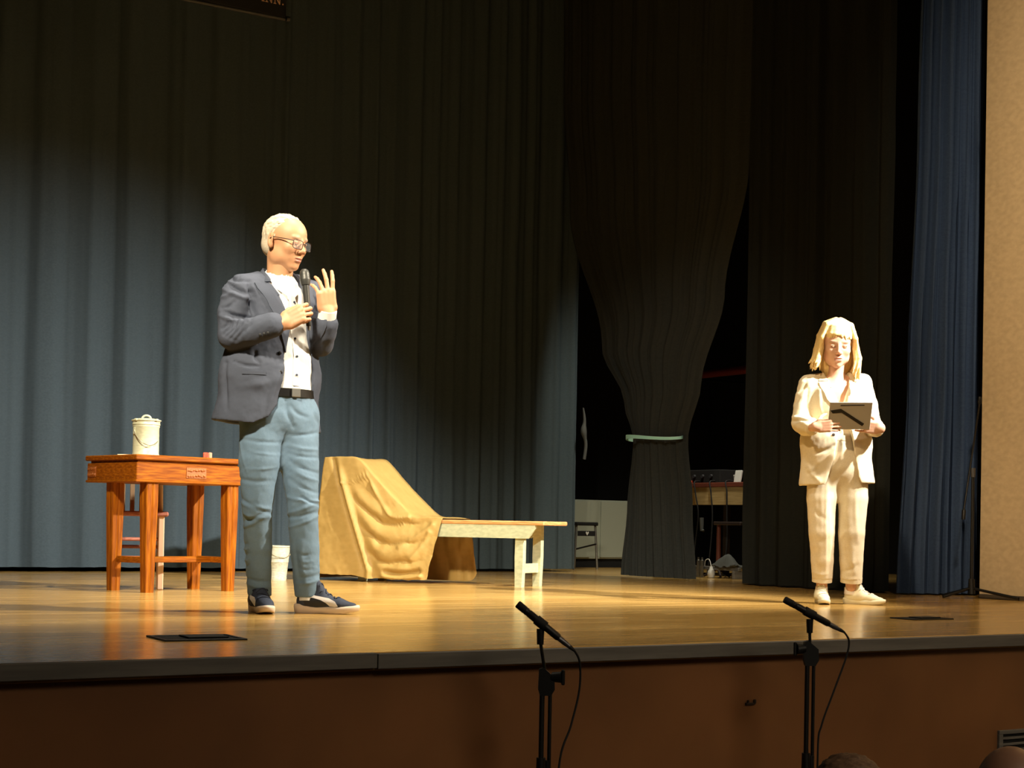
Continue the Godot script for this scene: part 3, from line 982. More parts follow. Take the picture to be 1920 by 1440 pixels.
	for z in [-0.3, 0.3]:
		st = mb()
		box(st, Vector3(0.0, 0.036, z), Vector3(0.1, 0.072, 0.03), 0.004)
		part(st, "foot", mats.edge_board, t)
	k = 0
	for z in [-6.42, -6.37, -6.27, -6.22]:
		st = mb()
		lathe(st, [[0.0, 0.0], [0.014, 0.0], [0.014, 0.15], [0.008, 0.155], [0.008, 0.175], [0.0, 0.176]], 10)
		solo(st, "metal_tube", mats.steel, ["first upright steel tube by the tied curtain, on the backstage floor", "second upright steel tube from the tied curtain", "third upright steel tube from the tied curtain", "fourth upright steel tube from the tied curtain"][k], "tube", Vector3(8.855, 0, z), 0.0, "upright steel tubes backstage")
		k += 1
	t = thing("light_bulb_box", "white rounded plug box hanging by the grey rail", "plug box", Vector3(8.868, 0.0, -6.11))
	st = mb()
	lathe(st, [[0.0, 0.0], [0.026, 0.004], [0.034, 0.03], [0.03, 0.06], [0.018, 0.075], [0.012, 0.1], [0.0, 0.102]], 14)
	part(st, "body", mats.white_plastic, t)
	st = mb()
	tube(st, smooth_line([Vector3(0, 0.1, 0), Vector3(0, 0.16, -0.03), Vector3(0.0, 0.15, -0.08), Vector3(0, 0.105, -0.09)], 5), [0.004], 5)
	part(st, "cord", mats.white_plastic, t)
	var n := FastNoiseLite.new()
	n.seed = 19
	var rows := []
	for i in 9:
		var row := []
		for j in 14:
			var g := j / 13.0
			var f := i / 8.0
			row.append(Vector3(-0.05 + 0.1 * f, 0.105 + 0.09 * sin(PI * clampf(g * 1.1, 0, 1)) * sin(PI * f) + 0.03 * n.get_noise_2d(i * 20.0, j * 20.0), (g - 0.5) * 0.3))
		rows.append(row)
	st = mb()
	sheet(st, rows, 0.01)
	solo(st, "cloth_heap", mats.rag, "grey crumpled cloth heaped on the rail under the work table", "cloth", Vector3(8.9, 0, -5.93))
	st = mb()
	tube(st, [Vector3(0, 0, 0), Vector3(0, 0.12, -0.004)], [0.016, 0.02], 8)
	tube(st, [Vector3(0, 0.012, 0.0), Vector3(0.0, 0.0, 0.03)], [0.01], 6)
	solo(st, "white_clamp", mats.rag, "pale clamp hanging under the work table's front board", "clamp", Vector3(9.17, 0.405, -6.62))
	t = thing("ceiling_pipe", "dark red pipe high on the backstage wall", "pipe", Vector3(11, 2.1, -8.5))
	st = mb()
	tube(st, [Vector3(0, 0.0, -1.3), Vector3(0, 0, 2.0)], [0.045], 10)
	part(st, "pipe", mats.dark_red, t)
	for z in [-0.9, 1.4]:
		st = mb()
		tube(st, [Vector3(0, 0, z), Vector3(1.0, 0, z)], [0.015], 6)
		part(st, "bracket", mats.black_metal, t)

# ------------------------------------------------------------------ microphones
func mic_stand(at: Vector3, clip: Vector3, pivot: Vector3, knob_side: float, collar: float, label: String) -> void:
	# all points relative to at, which lies on the hall floor
	var t = thing("microphone_stand", label, "microphone stand", at)
	var st := mb()
	for k in 3:
		var a := TAU * (k + 0.2) / 3.0
		tube(st, [Vector3(0, 0.12, 0), Vector3(0.3 * cos(a), 0.012, 0.3 * sin(a))], [0.01], 7)
	part(st, "tripod_base", mats.black_metal, t)
	var top := pivot
	var half := 0.0125
	st = mb()
	tube(st, [Vector3(top.x - half, 0.1, top.z), Vector3(top.x - half, top.y - 0.02, top.z)], [0.0085], 8)
	part(st, "pole", mats.black_metal, t)
	st = mb()
	tube(st, [Vector3(top.x + half + 0.006, collar - 0.1, top.z), Vector3(top.x + half + 0.006, top.y - 0.02, top.z)], [0.0065], 8)
	part(st, "boom", mats.black_metal, t)
	st = mb()
	tube(st, [Vector3(top.x - half, collar - 0.09, top.z), Vector3(top.x - half, collar, top.z)], [0.017, 0.015], 10)
	tube(st, [Vector3(top.x + half, collar - 0.06, top.z), Vector3(top.x + half, collar - 0.01, top.z)], [0.012], 8)
	part(st, "clutch", mats.black_metal, t)
	st = mb()
	prism(st, PackedVector2Array([Vector2(-0.022, 0.045), Vector2(-0.008, 0.05), Vector2(0.028, 0.02), Vector2(0.03, -0.02), Vector2(0.018, -0.04), Vector2(-0.018, -0.04), Vector2(-0.024, -0.02)]), 0.03, Transform3D(Basis(Vector3.UP, YAW), top + Basis(Vector3.UP, YAW) * Vector3(0, -0.02, -0.015)))
	part(st, "swivel", mats.black_metal, t)
	st = mb()
	var side := Basis(Vector3.UP, YAW) * Vector3(knob_side, 0, 0.2)
	tube(st, [top + side * 0.02, top + side * 0.05], [0.016, 0.019], 9)
	box(st, top + side * 0.056, Vector3(0.012, 0.05, 0.01), 0.003, Basis(Vector3.UP, YAW))
	part(st, "wing_knob", mats.black_metal, t)
	st = mb()
	tube(st, [top, clip + Vector3(0, -0.05, 0)], [0.0055], 8)
	tube(st, [clip + Vector3(0, -0.06, 0), clip + Vector3(0, -0.01, 0)], [0.011, 0.013], 9)
	part(st, "rod", mats.black_metal, t)

func condenser_mic(tip: Vector3, tail: Vector3, label: String) -> void:
	var t = thing("microphone", label, "microphone", tail)
	var d := (tip - tail)
	var l := d.length()
	var xf := Transform3D(frame_of(d), Vector3.ZERO)
	var st := mb()
	lathe(st, [[0.0, 0.0], [0.0095, 0.0], [0.0125, 0.006], [0.0125, l * 0.72], [0.0115, l * 0.73], [0.0115, l * 0.75], [0.0125, l * 0.76], [0.0125, l * 0.8], [0.0, l * 0.8]], 18, xf)
	part(st, "body", mats.black_metal, t)
	st = mb()
	lathe(st, [[0.0, l * 0.8], [0.0118, l * 0.8], [0.0118, l * 0.815], [0.0128, l * 0.82], [0.0128, l * 0.84], [0.0118, l * 0.845], [0.0128, l * 0.85], [0.0128, l * 0.985], [0.011, l], [0.0, l]], 18, xf)
	part(st, "capsule", mats.rubber, t)
	st = mb()
	lathe(st, [[0.0, -0.045], [0.007, -0.043], [0.0095, -0.02], [0.0095, 0.0], [0.0, 0.0]], 14, xf)
	part(st, "connector", mats.grey_metal, t)
	st = mb()
	lathe(st, [[0.0, -0.064], [0.004, -0.064], [0.0075, -0.043], [0.0, -0.043]], 12, xf)
	part(st, "cable_sleeve", mats.rubber, t)
	st = mb()
	lathe(st, [[0.0135, l * 0.33], [0.0165, l * 0.33], [0.0165, l * 0.55], [0.0135, l * 0.55]], 16, xf)
	part(st, "clip", mats.rubber, t)

func make_microphones() -> void:
	condenser_mic(Vector3(2.785, 0.174, 0.31), Vector3(2.89, 0.067, 0.4), "slim black microphone on the left stand, before the bench")
	mic_stand(Vector3(2.87, -1.35, 0.355), Vector3(-0.026, 1.455, 0.004), Vector3(0.0, 1.29, 0), 1.0, 1.03, "black microphone stand on the left, before the bench")
	var st := mb()
	tube(st, smooth_line([Vector3(2.929, 0.027, 0.433), Vector3(2.951, -0.012, 0.43), Vector3(2.958, -0.10, 0.42), Vector3(2.928, -0.212, 0.42), Vector3(2.884, -0.346, 0.42), Vector3(2.885, -0.7, 0.42), Vector3(2.93, -1.2, 0.43), Vector3(3.05, -1.342, 0.5), Vector3(3.4, -1.344, 0.7)], 8), [0.0036], 6)
	solo(st, "microphone_cable", mats.rubber, "black cable curving down from the left microphone", "cable")
	condenser_mic(Vector3(3.929, 0.178, 0.31), Vector3(4.084, 0.091, 0.38), "slim black microphone on the right stand, before the woman")
	mic_stand(Vector3(4.02, -1.35, 0.35), Vector3(-0.004, 1.468, 0), Vector3(0.0, 1.35, 0), -1.0, 0.975, "black microphone stand on the right, before the woman")
	st = mb()
	tube(st, smooth_line([Vector3(4.135, 0.062, 0.404), Vector3(4.158, 0.028, 0.405), Vector3(4.148, -0.034, 0.4), Vector3(4.098, -0.158, 0.39), Vector3(4.055, -0.27, 0.38), Vector3(4.042, -0.37, 0.375), Vector3(4.05, -0.8, 0.38), Vector3(4.1, -1.33, 0.42), Vector3(4.5, -1.344, 0.7)], 8), [0.0036], 6)
	solo(st, "microphone_cable", mats.rubber, "black cable drawn in from the right microphone to its stand", "cable")
	# empty boom stand by the side wall
	var t = thing("boom_stand", "black empty boom stand beside the beige wall and blue curtain", "microphone stand", Vector3(8.2, 0, -2.62))
	st = mb()
	tube(st, [Vector3(0, 0.05, 0), Vector3(0, 0.82, 0)], [0.012, 0.010], 8)
	part(st, "pole", mats.black_metal, t)
	st = mb()
	tube(st, [Vector3(0, 0.03, 0), Vector3(0, 0.13, 0)], [0.024, 0.02], 9)
	part(st, "hub", mats.black_metal, t)
	for p in [Vector3(-0.21, 0.012, -0.05), Vector3(0.07, 0.014, 0.33), Vector3(-0.05, 0.012, -0.2)]:
		st = mb()
		tube(st, [Vector3(0, 0.07, 0), p], [0.009, 0.011], 7)
		part(st, "leg", mats.black_metal, t)
	st = mb()
	tube(st, [Vector3(0.0, 0.80, 0), Vector3(0.0, 0.86, 0)], [0.015], 8)
	part(st, "clutch", mats.grey_metal, t)
	st = mb()
	tube(st, [Vector3(-0.03, 0.52, -0.05), Vector3(-0.028, 0.58, -0.048), Vector3(-0.027, 0.59, -0.048), Vector3(0.03, 1.28, 0.02), Vector3(0.03, 1.29, 0.02), Vector3(0.035, 1.33, 0.02)], [0.013, 0.013, 0.006, 0.006, 0.013, 0.013], 8)
	part(st, "boom", mats.black_metal, t)

# ------------------------------------------------------------------ bodies: joined distance fields, meshed as surface nets
class Field:
	var kind := PackedInt32Array()
	var op := PackedInt32Array()          # 0 join, 1 cut away, 2 keep only inside
	var a := PackedVector3Array()
	var b := PackedVector3Array()
	var c := PackedVector3Array()         # wide axis, or radii
	var r0 := PackedFloat32Array()
	var r1 := PackedFloat32Array()
	var k := PackedFloat32Array()
	var w := PackedFloat32Array()
	var bases: Array[Basis] = []
	var keys: Array = []
	var lo := Vector3(99, 99, 99)
	var hi := Vector3(-99, -99, -99)
	var kmax := 0.0

	func put(kd: int, o: int, pa: Vector3, pb: Vector3, pc: Vector3, ra: float, rb: float, bl: float, wide: float, bs: Basis, reach: float, ky = null) -> void:
		kind.append(kd)
		op.append(o)
		a.append(pa)
		b.append(pb)
		c.append(pc)
		r0.append(ra)
		r1.append(rb)
		k.append(bl)
		w.append(wide)
		bases.append(bs)
		keys.append(ky)
		if o == 0:
			var m := Vector3.ONE * (reach + bl * 0.3)
			lo = lo.min(pa - m).min(pb - m)
			hi = hi.max(pa + m).max(pb + m)
			kmax = maxf(kmax, bl)

	func bone(pa: Vector3, pb: Vector3, ra: float, rb: float, bl := 0.02, o := 0) -> void:
		put(0, o, pa, pb, Vector3.ZERO, ra, rb, bl, 1.0, Basis.IDENTITY, maxf(ra, rb))

	func chain(pts: Array, radii: Array, bl := 0.02) -> void:
		for i in pts.size() - 1:
			bone(pts[i], pts[i + 1], radii[i], radii[i + 1], bl if i == 0 else minf(bl, 0.008))

	func flat_bone(pa: Vector3, pb: Vector3, ra: float, rb: float, wide_axis: Vector3, wide: float, bl := 0.02, o := 0) -> void:
		put(3, o, pa, pb, wide_axis.normalized(), ra, rb, bl, 1.0 - 1.0 / wide, Basis.IDENTITY, maxf(ra, rb) * wide)

	func egg(at: Vector3, radii: Vector3, bs := Basis.IDENTITY, bl := 0.01, o := 0) -> void:
		put(1, o, at, at, radii, 0, 0, bl, 1.0, bs, maxf(radii.x, maxf(radii.y, radii.z)))

	func brick(at: Vector3, half: Vector3, round_by: float, bs := Basis.IDENTITY, bl := 0.01, o := 0) -> void:
		put(2, o, at, at, half - Vector3.ONE * round_by, round_by, 0, bl, 1.0, bs, half.length())

	func above(h: float, n: Vector3, o := 2, bl := 0.004) -> void:
		# the half space where p.n < h is inside
		put(4, o, n, n, Vector3.ZERO, h, 0, bl, 1.0, Basis.IDENTITY, 0.0)

	func slit(at: Vector3, bs: Basis, ky: Array, front: float, bl := 0.004) -> void:
		# cut: seen along bs.z, left and right borders by height: [y, left, right]
		put(5, 1, at, at, Vector3.ZERO, front, 0, bl, 1.0, bs, 0.0, ky)

	func one(i: int, p: Vector3) -> float:
		match kind[i]:
			0:
				var pa := p - a[i]
				var ba := b[i] - a[i]
				var t := clampf(pa.dot(ba) / maxf(ba.length_squared(), 1e-9), 0.0, 1.0)
				return (pa - ba * t).length() - lerpf(r0[i], r1[i], t)
			3:
				var pa3 := p - a[i]
				var ba3 := b[i] - a[i]
				var t3 := clampf(pa3.dot(ba3) / maxf(ba3.length_squared(), 1e-9), 0.0, 1.0)
				var v := pa3 - ba3 * t3
				v -= c[i] * (v.dot(c[i]) * w[i])
				return v.length() - lerpf(r0[i], r1[i], t3)
			1:
				var q := (p - a[i]) * bases[i]
				var k0 := (q / c[i]).length()
				var k1 := (q / (c[i] * c[i])).length()
				return k0 * (k0 - 1.0) / maxf(k1, 1e-6)
			2:
				var q2 := ((p - a[i]) * bases[i]).abs() - c[i]
				return q2.max(Vector3.ZERO).length() + minf(maxf(q2.x, maxf(q2.y, q2.z)), 0.0) - r0[i]
			4:
				return p.dot(a[i]) - r0[i]
			5:
				var q5 := (p - a[i]) * bases[i]
				var ky: Array = keys[i]
				var l: float = ky[0][1]
				var r: float = ky[0][2]
				if q5.y >= ky[-1][0]:
					l = ky[-1][1]
					r = ky[-1][2]
				else:
					for j in ky.size() - 1:
						if q5.y >= ky[j][0] and q5.y < ky[j + 1][0]:
							var f: float = (q5.y - ky[j][0]) / (ky[j + 1][0] - ky[j][0])
							l = lerpf(ky[j][1], ky[j + 1][1], f)
							r = lerpf(ky[j][2], ky[j + 1][2], f)
							break
				return maxf(maxf(l - q5.x, q5.x - r), r0[i] - q5.z)
		return 1.0

	func value(p: Vector3, ids: PackedInt32Array) -> float:
		var d := 10.0
		for i in ids:
			var e := one(i, p)
			var bl := k[i]
			match op[i]:
				0:
					var h := bl - absf(d - e)
					d = minf(d, e)
					if h > 0.0:
						d -= h * h / bl * 0.25
				1:
					e = -e
					var h1 := bl - absf(d - e)
					d = maxf(d, e)
					if h1 > 0.0:
						d += h1 * h1 / bl * 0.25
				2:
					var h2 := bl - absf(d - e)
					d = maxf(d, e)
					if h2 > 0.0:
						d += h2 * h2 / bl * 0.25
		return d

	func all_ids() -> PackedInt32Array:
		var ids := PackedInt32Array()
		for i in kind.size():
			ids.append(i)
		return ids

	func hit(from: Vector3, dir: Vector3, ids: PackedInt32Array, far := 1.0) -> Vector3:
		var t := 0.0
		for s in 60:
			var d := value(from + dir * t, ids)
			if d < 0.0008 or t > far:
				break
			t += maxf(d * 0.8, 0.0006)
		return from + dir * t

	func net(h: float, verts: PackedVector3Array, tris: PackedInt32Array) -> void:
		# appends the surface to verts and tris
		var n := 5
		var size := h * n
		var rad := size * 0.87
		var o := lo - Vector3.ONE * h
		var nb := ((hi - lo) / size).ceil() + Vector3.ONE
		var bx := int(nb.x)
		var by := int(nb.y)
		var bz := int(nb.z)
		var sx := bx * n + 2
		var sxy := sx * (by * n + 2)
		var cell_vertex := {}
		var near := PackedFloat32Array()
		near.resize(kind.size())
		var top := 0.0
		for i in range(kind.size() - 1, -1, -1):
			top = maxf(top, k[i])
			near[i] = top
		var crossing := PackedInt32Array()
		var m := n + 1
		var vals := PackedFloat32Array()
		vals.resize(m * m * m)
		for ib in bx:
			for jb in by:
				for kb in bz:
					var corner := o + Vector3(ib, jb, kb) * size
					var mid := corner + Vector3.ONE * (size * 0.5)
					var ids := PackedInt32Array()
					var any := false
					for i in kind.size():
						var e := one(i, mid)
						var reach := rad * (1.5 if kind[i] == 1 else 1.05)
						if op[i] == 0:
							if e < reach + near[i]:
								ids.append(i)
								any = true
						elif op[i] == 1:
							if e < reach + k[i] + h:
								ids.append(i)
						elif e > -(reach + k[i] + h):
							ids.append(i)
					if not any:
						continue
					if absf(value(mid, ids)) > rad * 1.4 + h + kmax * 0.3:
						continue
					var q := 0
					for z in m:
						for y in m:
							for x in m:
								vals[q] = value(corner + Vector3(x, y, z) * h, ids)
								q += 1
					for z in n:
						for y in n:
							for x in n:
								var at := x + m * (y + m * z)
								var v0 := vals[at]
								var v1 := vals[at + 1]
								var v2 := vals[at + m]
								var v3 := vals[at + m + 1]
								var v4 := vals[at + m * m]
								var v5 := vals[at + m * m + 1]
								var v6 := vals[at + m * m + m]
								var v7 := vals[at + m * m + m + 1]
								var s := int(v0 < 0.0) + int(v1 < 0.0) + int(v2 < 0.0) + int(v3 < 0.0) + int(v4 < 0.0) + int(v5 < 0.0) + int(v6 < 0.0) + int(v7 < 0.0)
								if s == 0 or s == 8:
									continue
								var sum := Vector3.ZERO
								var cnt := 0
								if (v0 < 0.0) != (v1 < 0.0):
									sum += Vector3(v0 / (v0 - v1), 0, 0)
									cnt += 1
								if (v2 < 0.0) != (v3 < 0.0):
									sum += Vector3(v2 / (v2 - v3), 1, 0)
									cnt += 1
								if (v4 < 0.0) != (v5 < 0.0):
									sum += Vector3(v4 / (v4 - v5), 0, 1)
									cnt += 1
								if (v6 < 0.0) != (v7 < 0.0):
									sum += Vector3(v6 / (v6 - v7), 1, 1)
									cnt += 1
								if (v0 < 0.0) != (v2 < 0.0):
									sum += Vector3(0, v0 / (v0 - v2), 0)
									cnt += 1
								if (v1 < 0.0) != (v3 < 0.0):
									sum += Vector3(1, v1 / (v1 - v3), 0)
									cnt += 1
								if (v4 < 0.0) != (v6 < 0.0):
									sum += Vector3(0, v4 / (v4 - v6), 1)
									cnt += 1
								if (v5 < 0.0) != (v7 < 0.0):
									sum += Vector3(1, v5 / (v5 - v7), 1)
									cnt += 1
								if (v0 < 0.0) != (v4 < 0.0):
									sum += Vector3(0, 0, v0 / (v0 - v4))
									cnt += 1
								if (v1 < 0.0) != (v5 < 0.0):
									sum += Vector3(1, 0, v1 / (v1 - v5))
									cnt += 1
								if (v2 < 0.0) != (v6 < 0.0):
									sum += Vector3(0, 1, v2 / (v2 - v6))
									cnt += 1
								if (v3 < 0.0) != (v7 < 0.0):
									sum += Vector3(1, 1, v3 / (v3 - v7))
									cnt += 1
								var id := (ib * n + x + 1) + sx * (jb * n + y + 1) + sxy * (kb * n + z + 1)
								cell_vertex[id] = verts.size()
								verts.append(corner + (Vector3(x, y, z) + sum / cnt) * h)
								if (v0 < 0.0) != (v1 < 0.0):
									crossing.append(id)
									crossing.append(0 if v0 < 0.0 else 3)
								if (v0 < 0.0) != (v2 < 0.0):
									crossing.append(id)
									crossing.append(1 if v0 < 0.0 else 4)
								if (v0 < 0.0) != (v4 < 0.0):
									crossing.append(id)
									crossing.append(2 if v0 < 0.0 else 5)
		var e1 := [sx, sxy, 1]
		var e2 := [sxy, 1, sx]
		for i in range(0, crossing.size(), 2):
			var id := crossing[i]
			var ax := crossing[i + 1] % 3
			var u: int = e1[ax]
			var v: int = e2[ax]
			var p0: int = cell_vertex.get(id, -1)
			var p1: int = cell_vertex.get(id - u, -1)
			var p2: int = cell_vertex.get(id - u - v, -1)
			var p3: int = cell_vertex.get(id - v, -1)
			if p0 < 0 or p1 < 0 or p2 < 0 or p3 < 0:
				# close the gap with a vertex between its neighbours
				var sum4 := Vector3.ZERO
				var have := 0
				for q in [p0, p1, p2, p3]:
					if q >= 0:
						sum4 += verts[q]
						have += 1
				var ids4 := [id, id - u, id - u - v, id - v]
				for j in 4:
					if not cell_vertex.has(ids4[j]):
						cell_vertex[ids4[j]] = verts.size()
						verts.append(sum4 / have)
				p0 = cell_vertex[ids4[0]]
				p1 = cell_vertex[ids4[1]]
				p2 = cell_vertex[ids4[2]]
				p3 = cell_vertex[ids4[3]]
			if crossing[i + 1] < 3:
				tris.append_array(PackedInt32Array([p0, p2, p1, p0, p3, p2]))
			else:
				tris.append_array(PackedInt32Array([p0, p1, p2, p0, p2, p3]))

func normals_of(verts: PackedVector3Array, tris: PackedInt32Array) -> PackedVector3Array:
	var out := PackedVector3Array()
	out.resize(verts.size())
	for i in range(0, tris.size(), 3):
		var a := tris[i]
		var b := tris[i + 1]
		var c := tris[i + 2]
		var n := (verts[c] - verts[a]).cross(verts[b] - verts[a])
		out[a] += n
		out[b] += n
		out[c] += n
	for i in out.size():
		out[i] = out[i].normalized()
	return out

func relax(verts: PackedVector3Array, tris: PackedInt32Array, times: int) -> PackedVector3Array:
	for t in times:
		var sum := PackedVector3Array()
		sum.resize(verts.size())
		var cnt := PackedInt32Array()
		cnt.resize(verts.size())
		for i in range(0, tris.size(), 3):
			for e in 3:
				var a := tris[i + e]
				var b := tris[i + (e + 1) % 3]
				sum[a] += verts[b]
				cnt[a] += 1
		for i in verts.size():
			if cnt[i] > 0:
				verts[i] = verts[i].lerp(sum[i] / cnt[i], 0.5)
	return verts

func mesh_of(verts: PackedVector3Array, tris: PackedInt32Array, colours := PackedColorArray()) -> ArrayMesh:
	var arr := []
	arr.resize(Mesh.ARRAY_MAX)
	arr[Mesh.ARRAY_VERTEX] = verts
	arr[Mesh.ARRAY_NORMAL] = normals_of(verts, tris)
	arr[Mesh.ARRAY_INDEX] = tris
	if colours.size():
		arr[Mesh.ARRAY_COLOR] = colours
	var me := ArrayMesh.new()
	me.add_surface_from_arrays(Mesh.PRIMITIVE_TRIANGLES, arr)
	return me

# creases: [from, to, half width, height (minus sinks)], in the plane the person is seen in; only on the side that faces +z
func crease(verts: PackedVector3Array, tris: PackedInt32Array, list: Array, rough: float, freq: float, sd: int) -> PackedVector3Array:
	var nor := normals_of(verts, tris)
	var n := FastNoiseLite.new()
	n.seed = sd
	n.frequency = 1.0
	for i in verts.size():
		var p := verts[i]
		var d := rough * n.get_noise_3dv(p * freq) + rough * 0.5 * n.get_noise_3dv(p * freq * 2.3)
		var side := smoothstep(-0.25, 0.15, nor[i].z)
		if side > 0.0:
			var c := Vector2(p.x, p.y)
			for q in list:
				var a: Vector2 = q[0]
				var b: Vector2 = q[1]
				var w: float = q[2]
				if c.x < minf(a.x, b.x) - w * 2.2 or c.x > maxf(a.x, b.x) + w * 2.2 or c.y < minf(a.y, b.y) - w * 2.2 - 0.012 or c.y > maxf(a.y, b.y) + w * 2.2 + 0.012:
					continue
				var ab := b - a
				var t := clampf((c - a).dot(ab) / ab.length_squared(), 0.0, 1.0)
				var bow := ab.orthogonal().normalized() * (0.008 * sin(PI * t))
				var dd := c.distance_to(a.lerp(b, t) + bow)
				d += q[3] * side * exp(-dd * dd / (w * w)) * (0.25 + 0.75 * sin(PI * clampf(t, 0.1, 0.9)))
		verts[i] = p + nor[i] * d
	return verts

func cloth_part(f: Field, h: float, called: String, m: Material, parent: Node, creases := [], rough := 0.0, freq := 8.0, sd := 1, label := "", smoothing := 1) -> MeshInstance3D:
	var verts := PackedVector3Array()
	var tris := PackedInt32Array()
	f.net(h, verts, tris)
	verts = relax(verts, tris, smoothing)
	verts = crease(verts, tris, creases, rough, freq, sd)
	return part_mesh(mesh_of(verts, tris), called, m, parent, label)

# ------------------------------------------------------------------ hands and heads
func add_hand(f: Field, wrist: Vector3, along: Vector3, palm: Vector3, right_hand: bool, s: float, curls: Array, spreads: Array, thumb: Array) -> void:
	# along: wrist to knuckles; palm: out of the palm; curls: per finger the bends of its three joints; thumb: [aside, across] angles and bend
	var d := along.normalized()
	var n := (palm - d * palm.dot(d)).normalized()
	var t := d.cross(n) if right_hand else n.cross(d)
	var bs := Basis(t, d, n)
	var P := func(x: float, y: float, z: float) -> Vector3: return wrist + bs * (Vector3(x, y, z) * s)
	# palm: from the wrist to the knuckles, thicker at the thumb's ball
	f.flat_bone(P.call(0.0, -0.012, 0.0), P.call(0.0, 0.02, 0.0), 0.019 * s, 0.017 * s, t, 1.45, 0.012 * s)
	f.brick(P.call(0.0, 0.052, 0.0), Vector3(0.040, 0.042, 0.0145) * s, 0.0135 * s, bs, 0.014 * s)
	f.egg(P.call(0.022, 0.034, 0.008), Vector3(0.019, 0.03, 0.016) * s, bs, 0.012 * s)
	f.egg(P.call(-0.024, 0.036, 0.006), Vector3(0.014, 0.032, 0.014) * s, bs, 0.012 * s)
	var base := [0.0295, 0.0095, -0.0105, -0.0295]
	var reach := [0.090, 0.094, 0.090, 0.081]
	var segs := [[0.042, 0.025, 0.021], [0.046, 0.029, 0.022], [0.042, 0.027, 0.022], [0.033, 0.020, 0.019]]
	var rad := [0.0090, 0.0092, 0.0088, 0.0078]
	for k in 4:
		var p: Vector3 = P.call(base[k], reach[k], 0.0)
		var ang := 0.0
		f.bone(P.call(base[k] * 0.85, 0.045, -0.002), p, 0.0105 * s, 0.0105 * s, 0.010 * s)
		f.egg(p - n * (0.002 * s), Vector3.ONE * 0.0108 * s, bs, 0.006 * s)
		for j in 3:
			ang += curls[k][j]
			var spread: float = spreads[k]
			var dir := (d * cos(spread) + t * sin(spread))
			dir = (dir * cos(ang) + n * sin(ang)).normalized()
			var q: Vector3 = p + dir * (segs[k][j] * s)
			var ra: float = rad[k] * s * (1.0 - 0.07 * j)
			f.bone(p, q, ra * 1.04, ra * (0.95 if j < 2 else 0.86), 0.003 * s)
			if j == 2:
				# nail bed
				f.egg(q - dir * (0.003 * s) - n.rotated(t, 0.0) * 0.0, Vector3(ra * 0.8, ra * 1.0, ra * 0.8), Basis(t, dir, t.cross(dir)), 0.002 * s)
			p = q
	# thumb from the side of the palm near its base
	var tp: Vector3 = P.call(0.028, 0.022, 0.006)
	var tdir := (t * sin(thumb[0]) + d * cos(thumb[0]))
	tdir = (tdir * cos(thumb[1]) + n * sin(thumb[1])).normalized()
	var tq := tp + tdir * (0.042 * s)
	f.bone(tp, tq, 0.0155 * s, 0.0115 * s, 0.012 * s)
	var bend := (d * cos(thumb[2]) + (n - t * 0.3).normalized() * sin(thumb[2]))
	var td2 := (tdir * 0.55 + bend * 0.45).normalized()
	var tr := tq + td2 * (0.032 * s)
	f.bone(tq, tr, 0.0108 * s, 0.0098 * s, 0.004 * s)
	f.bone(tr, tr + (td2 * 0.6 + bend * 0.4).normalized() * (0.025 * s), 0.0098 * s, 0.008 * s, 0.003 * s)

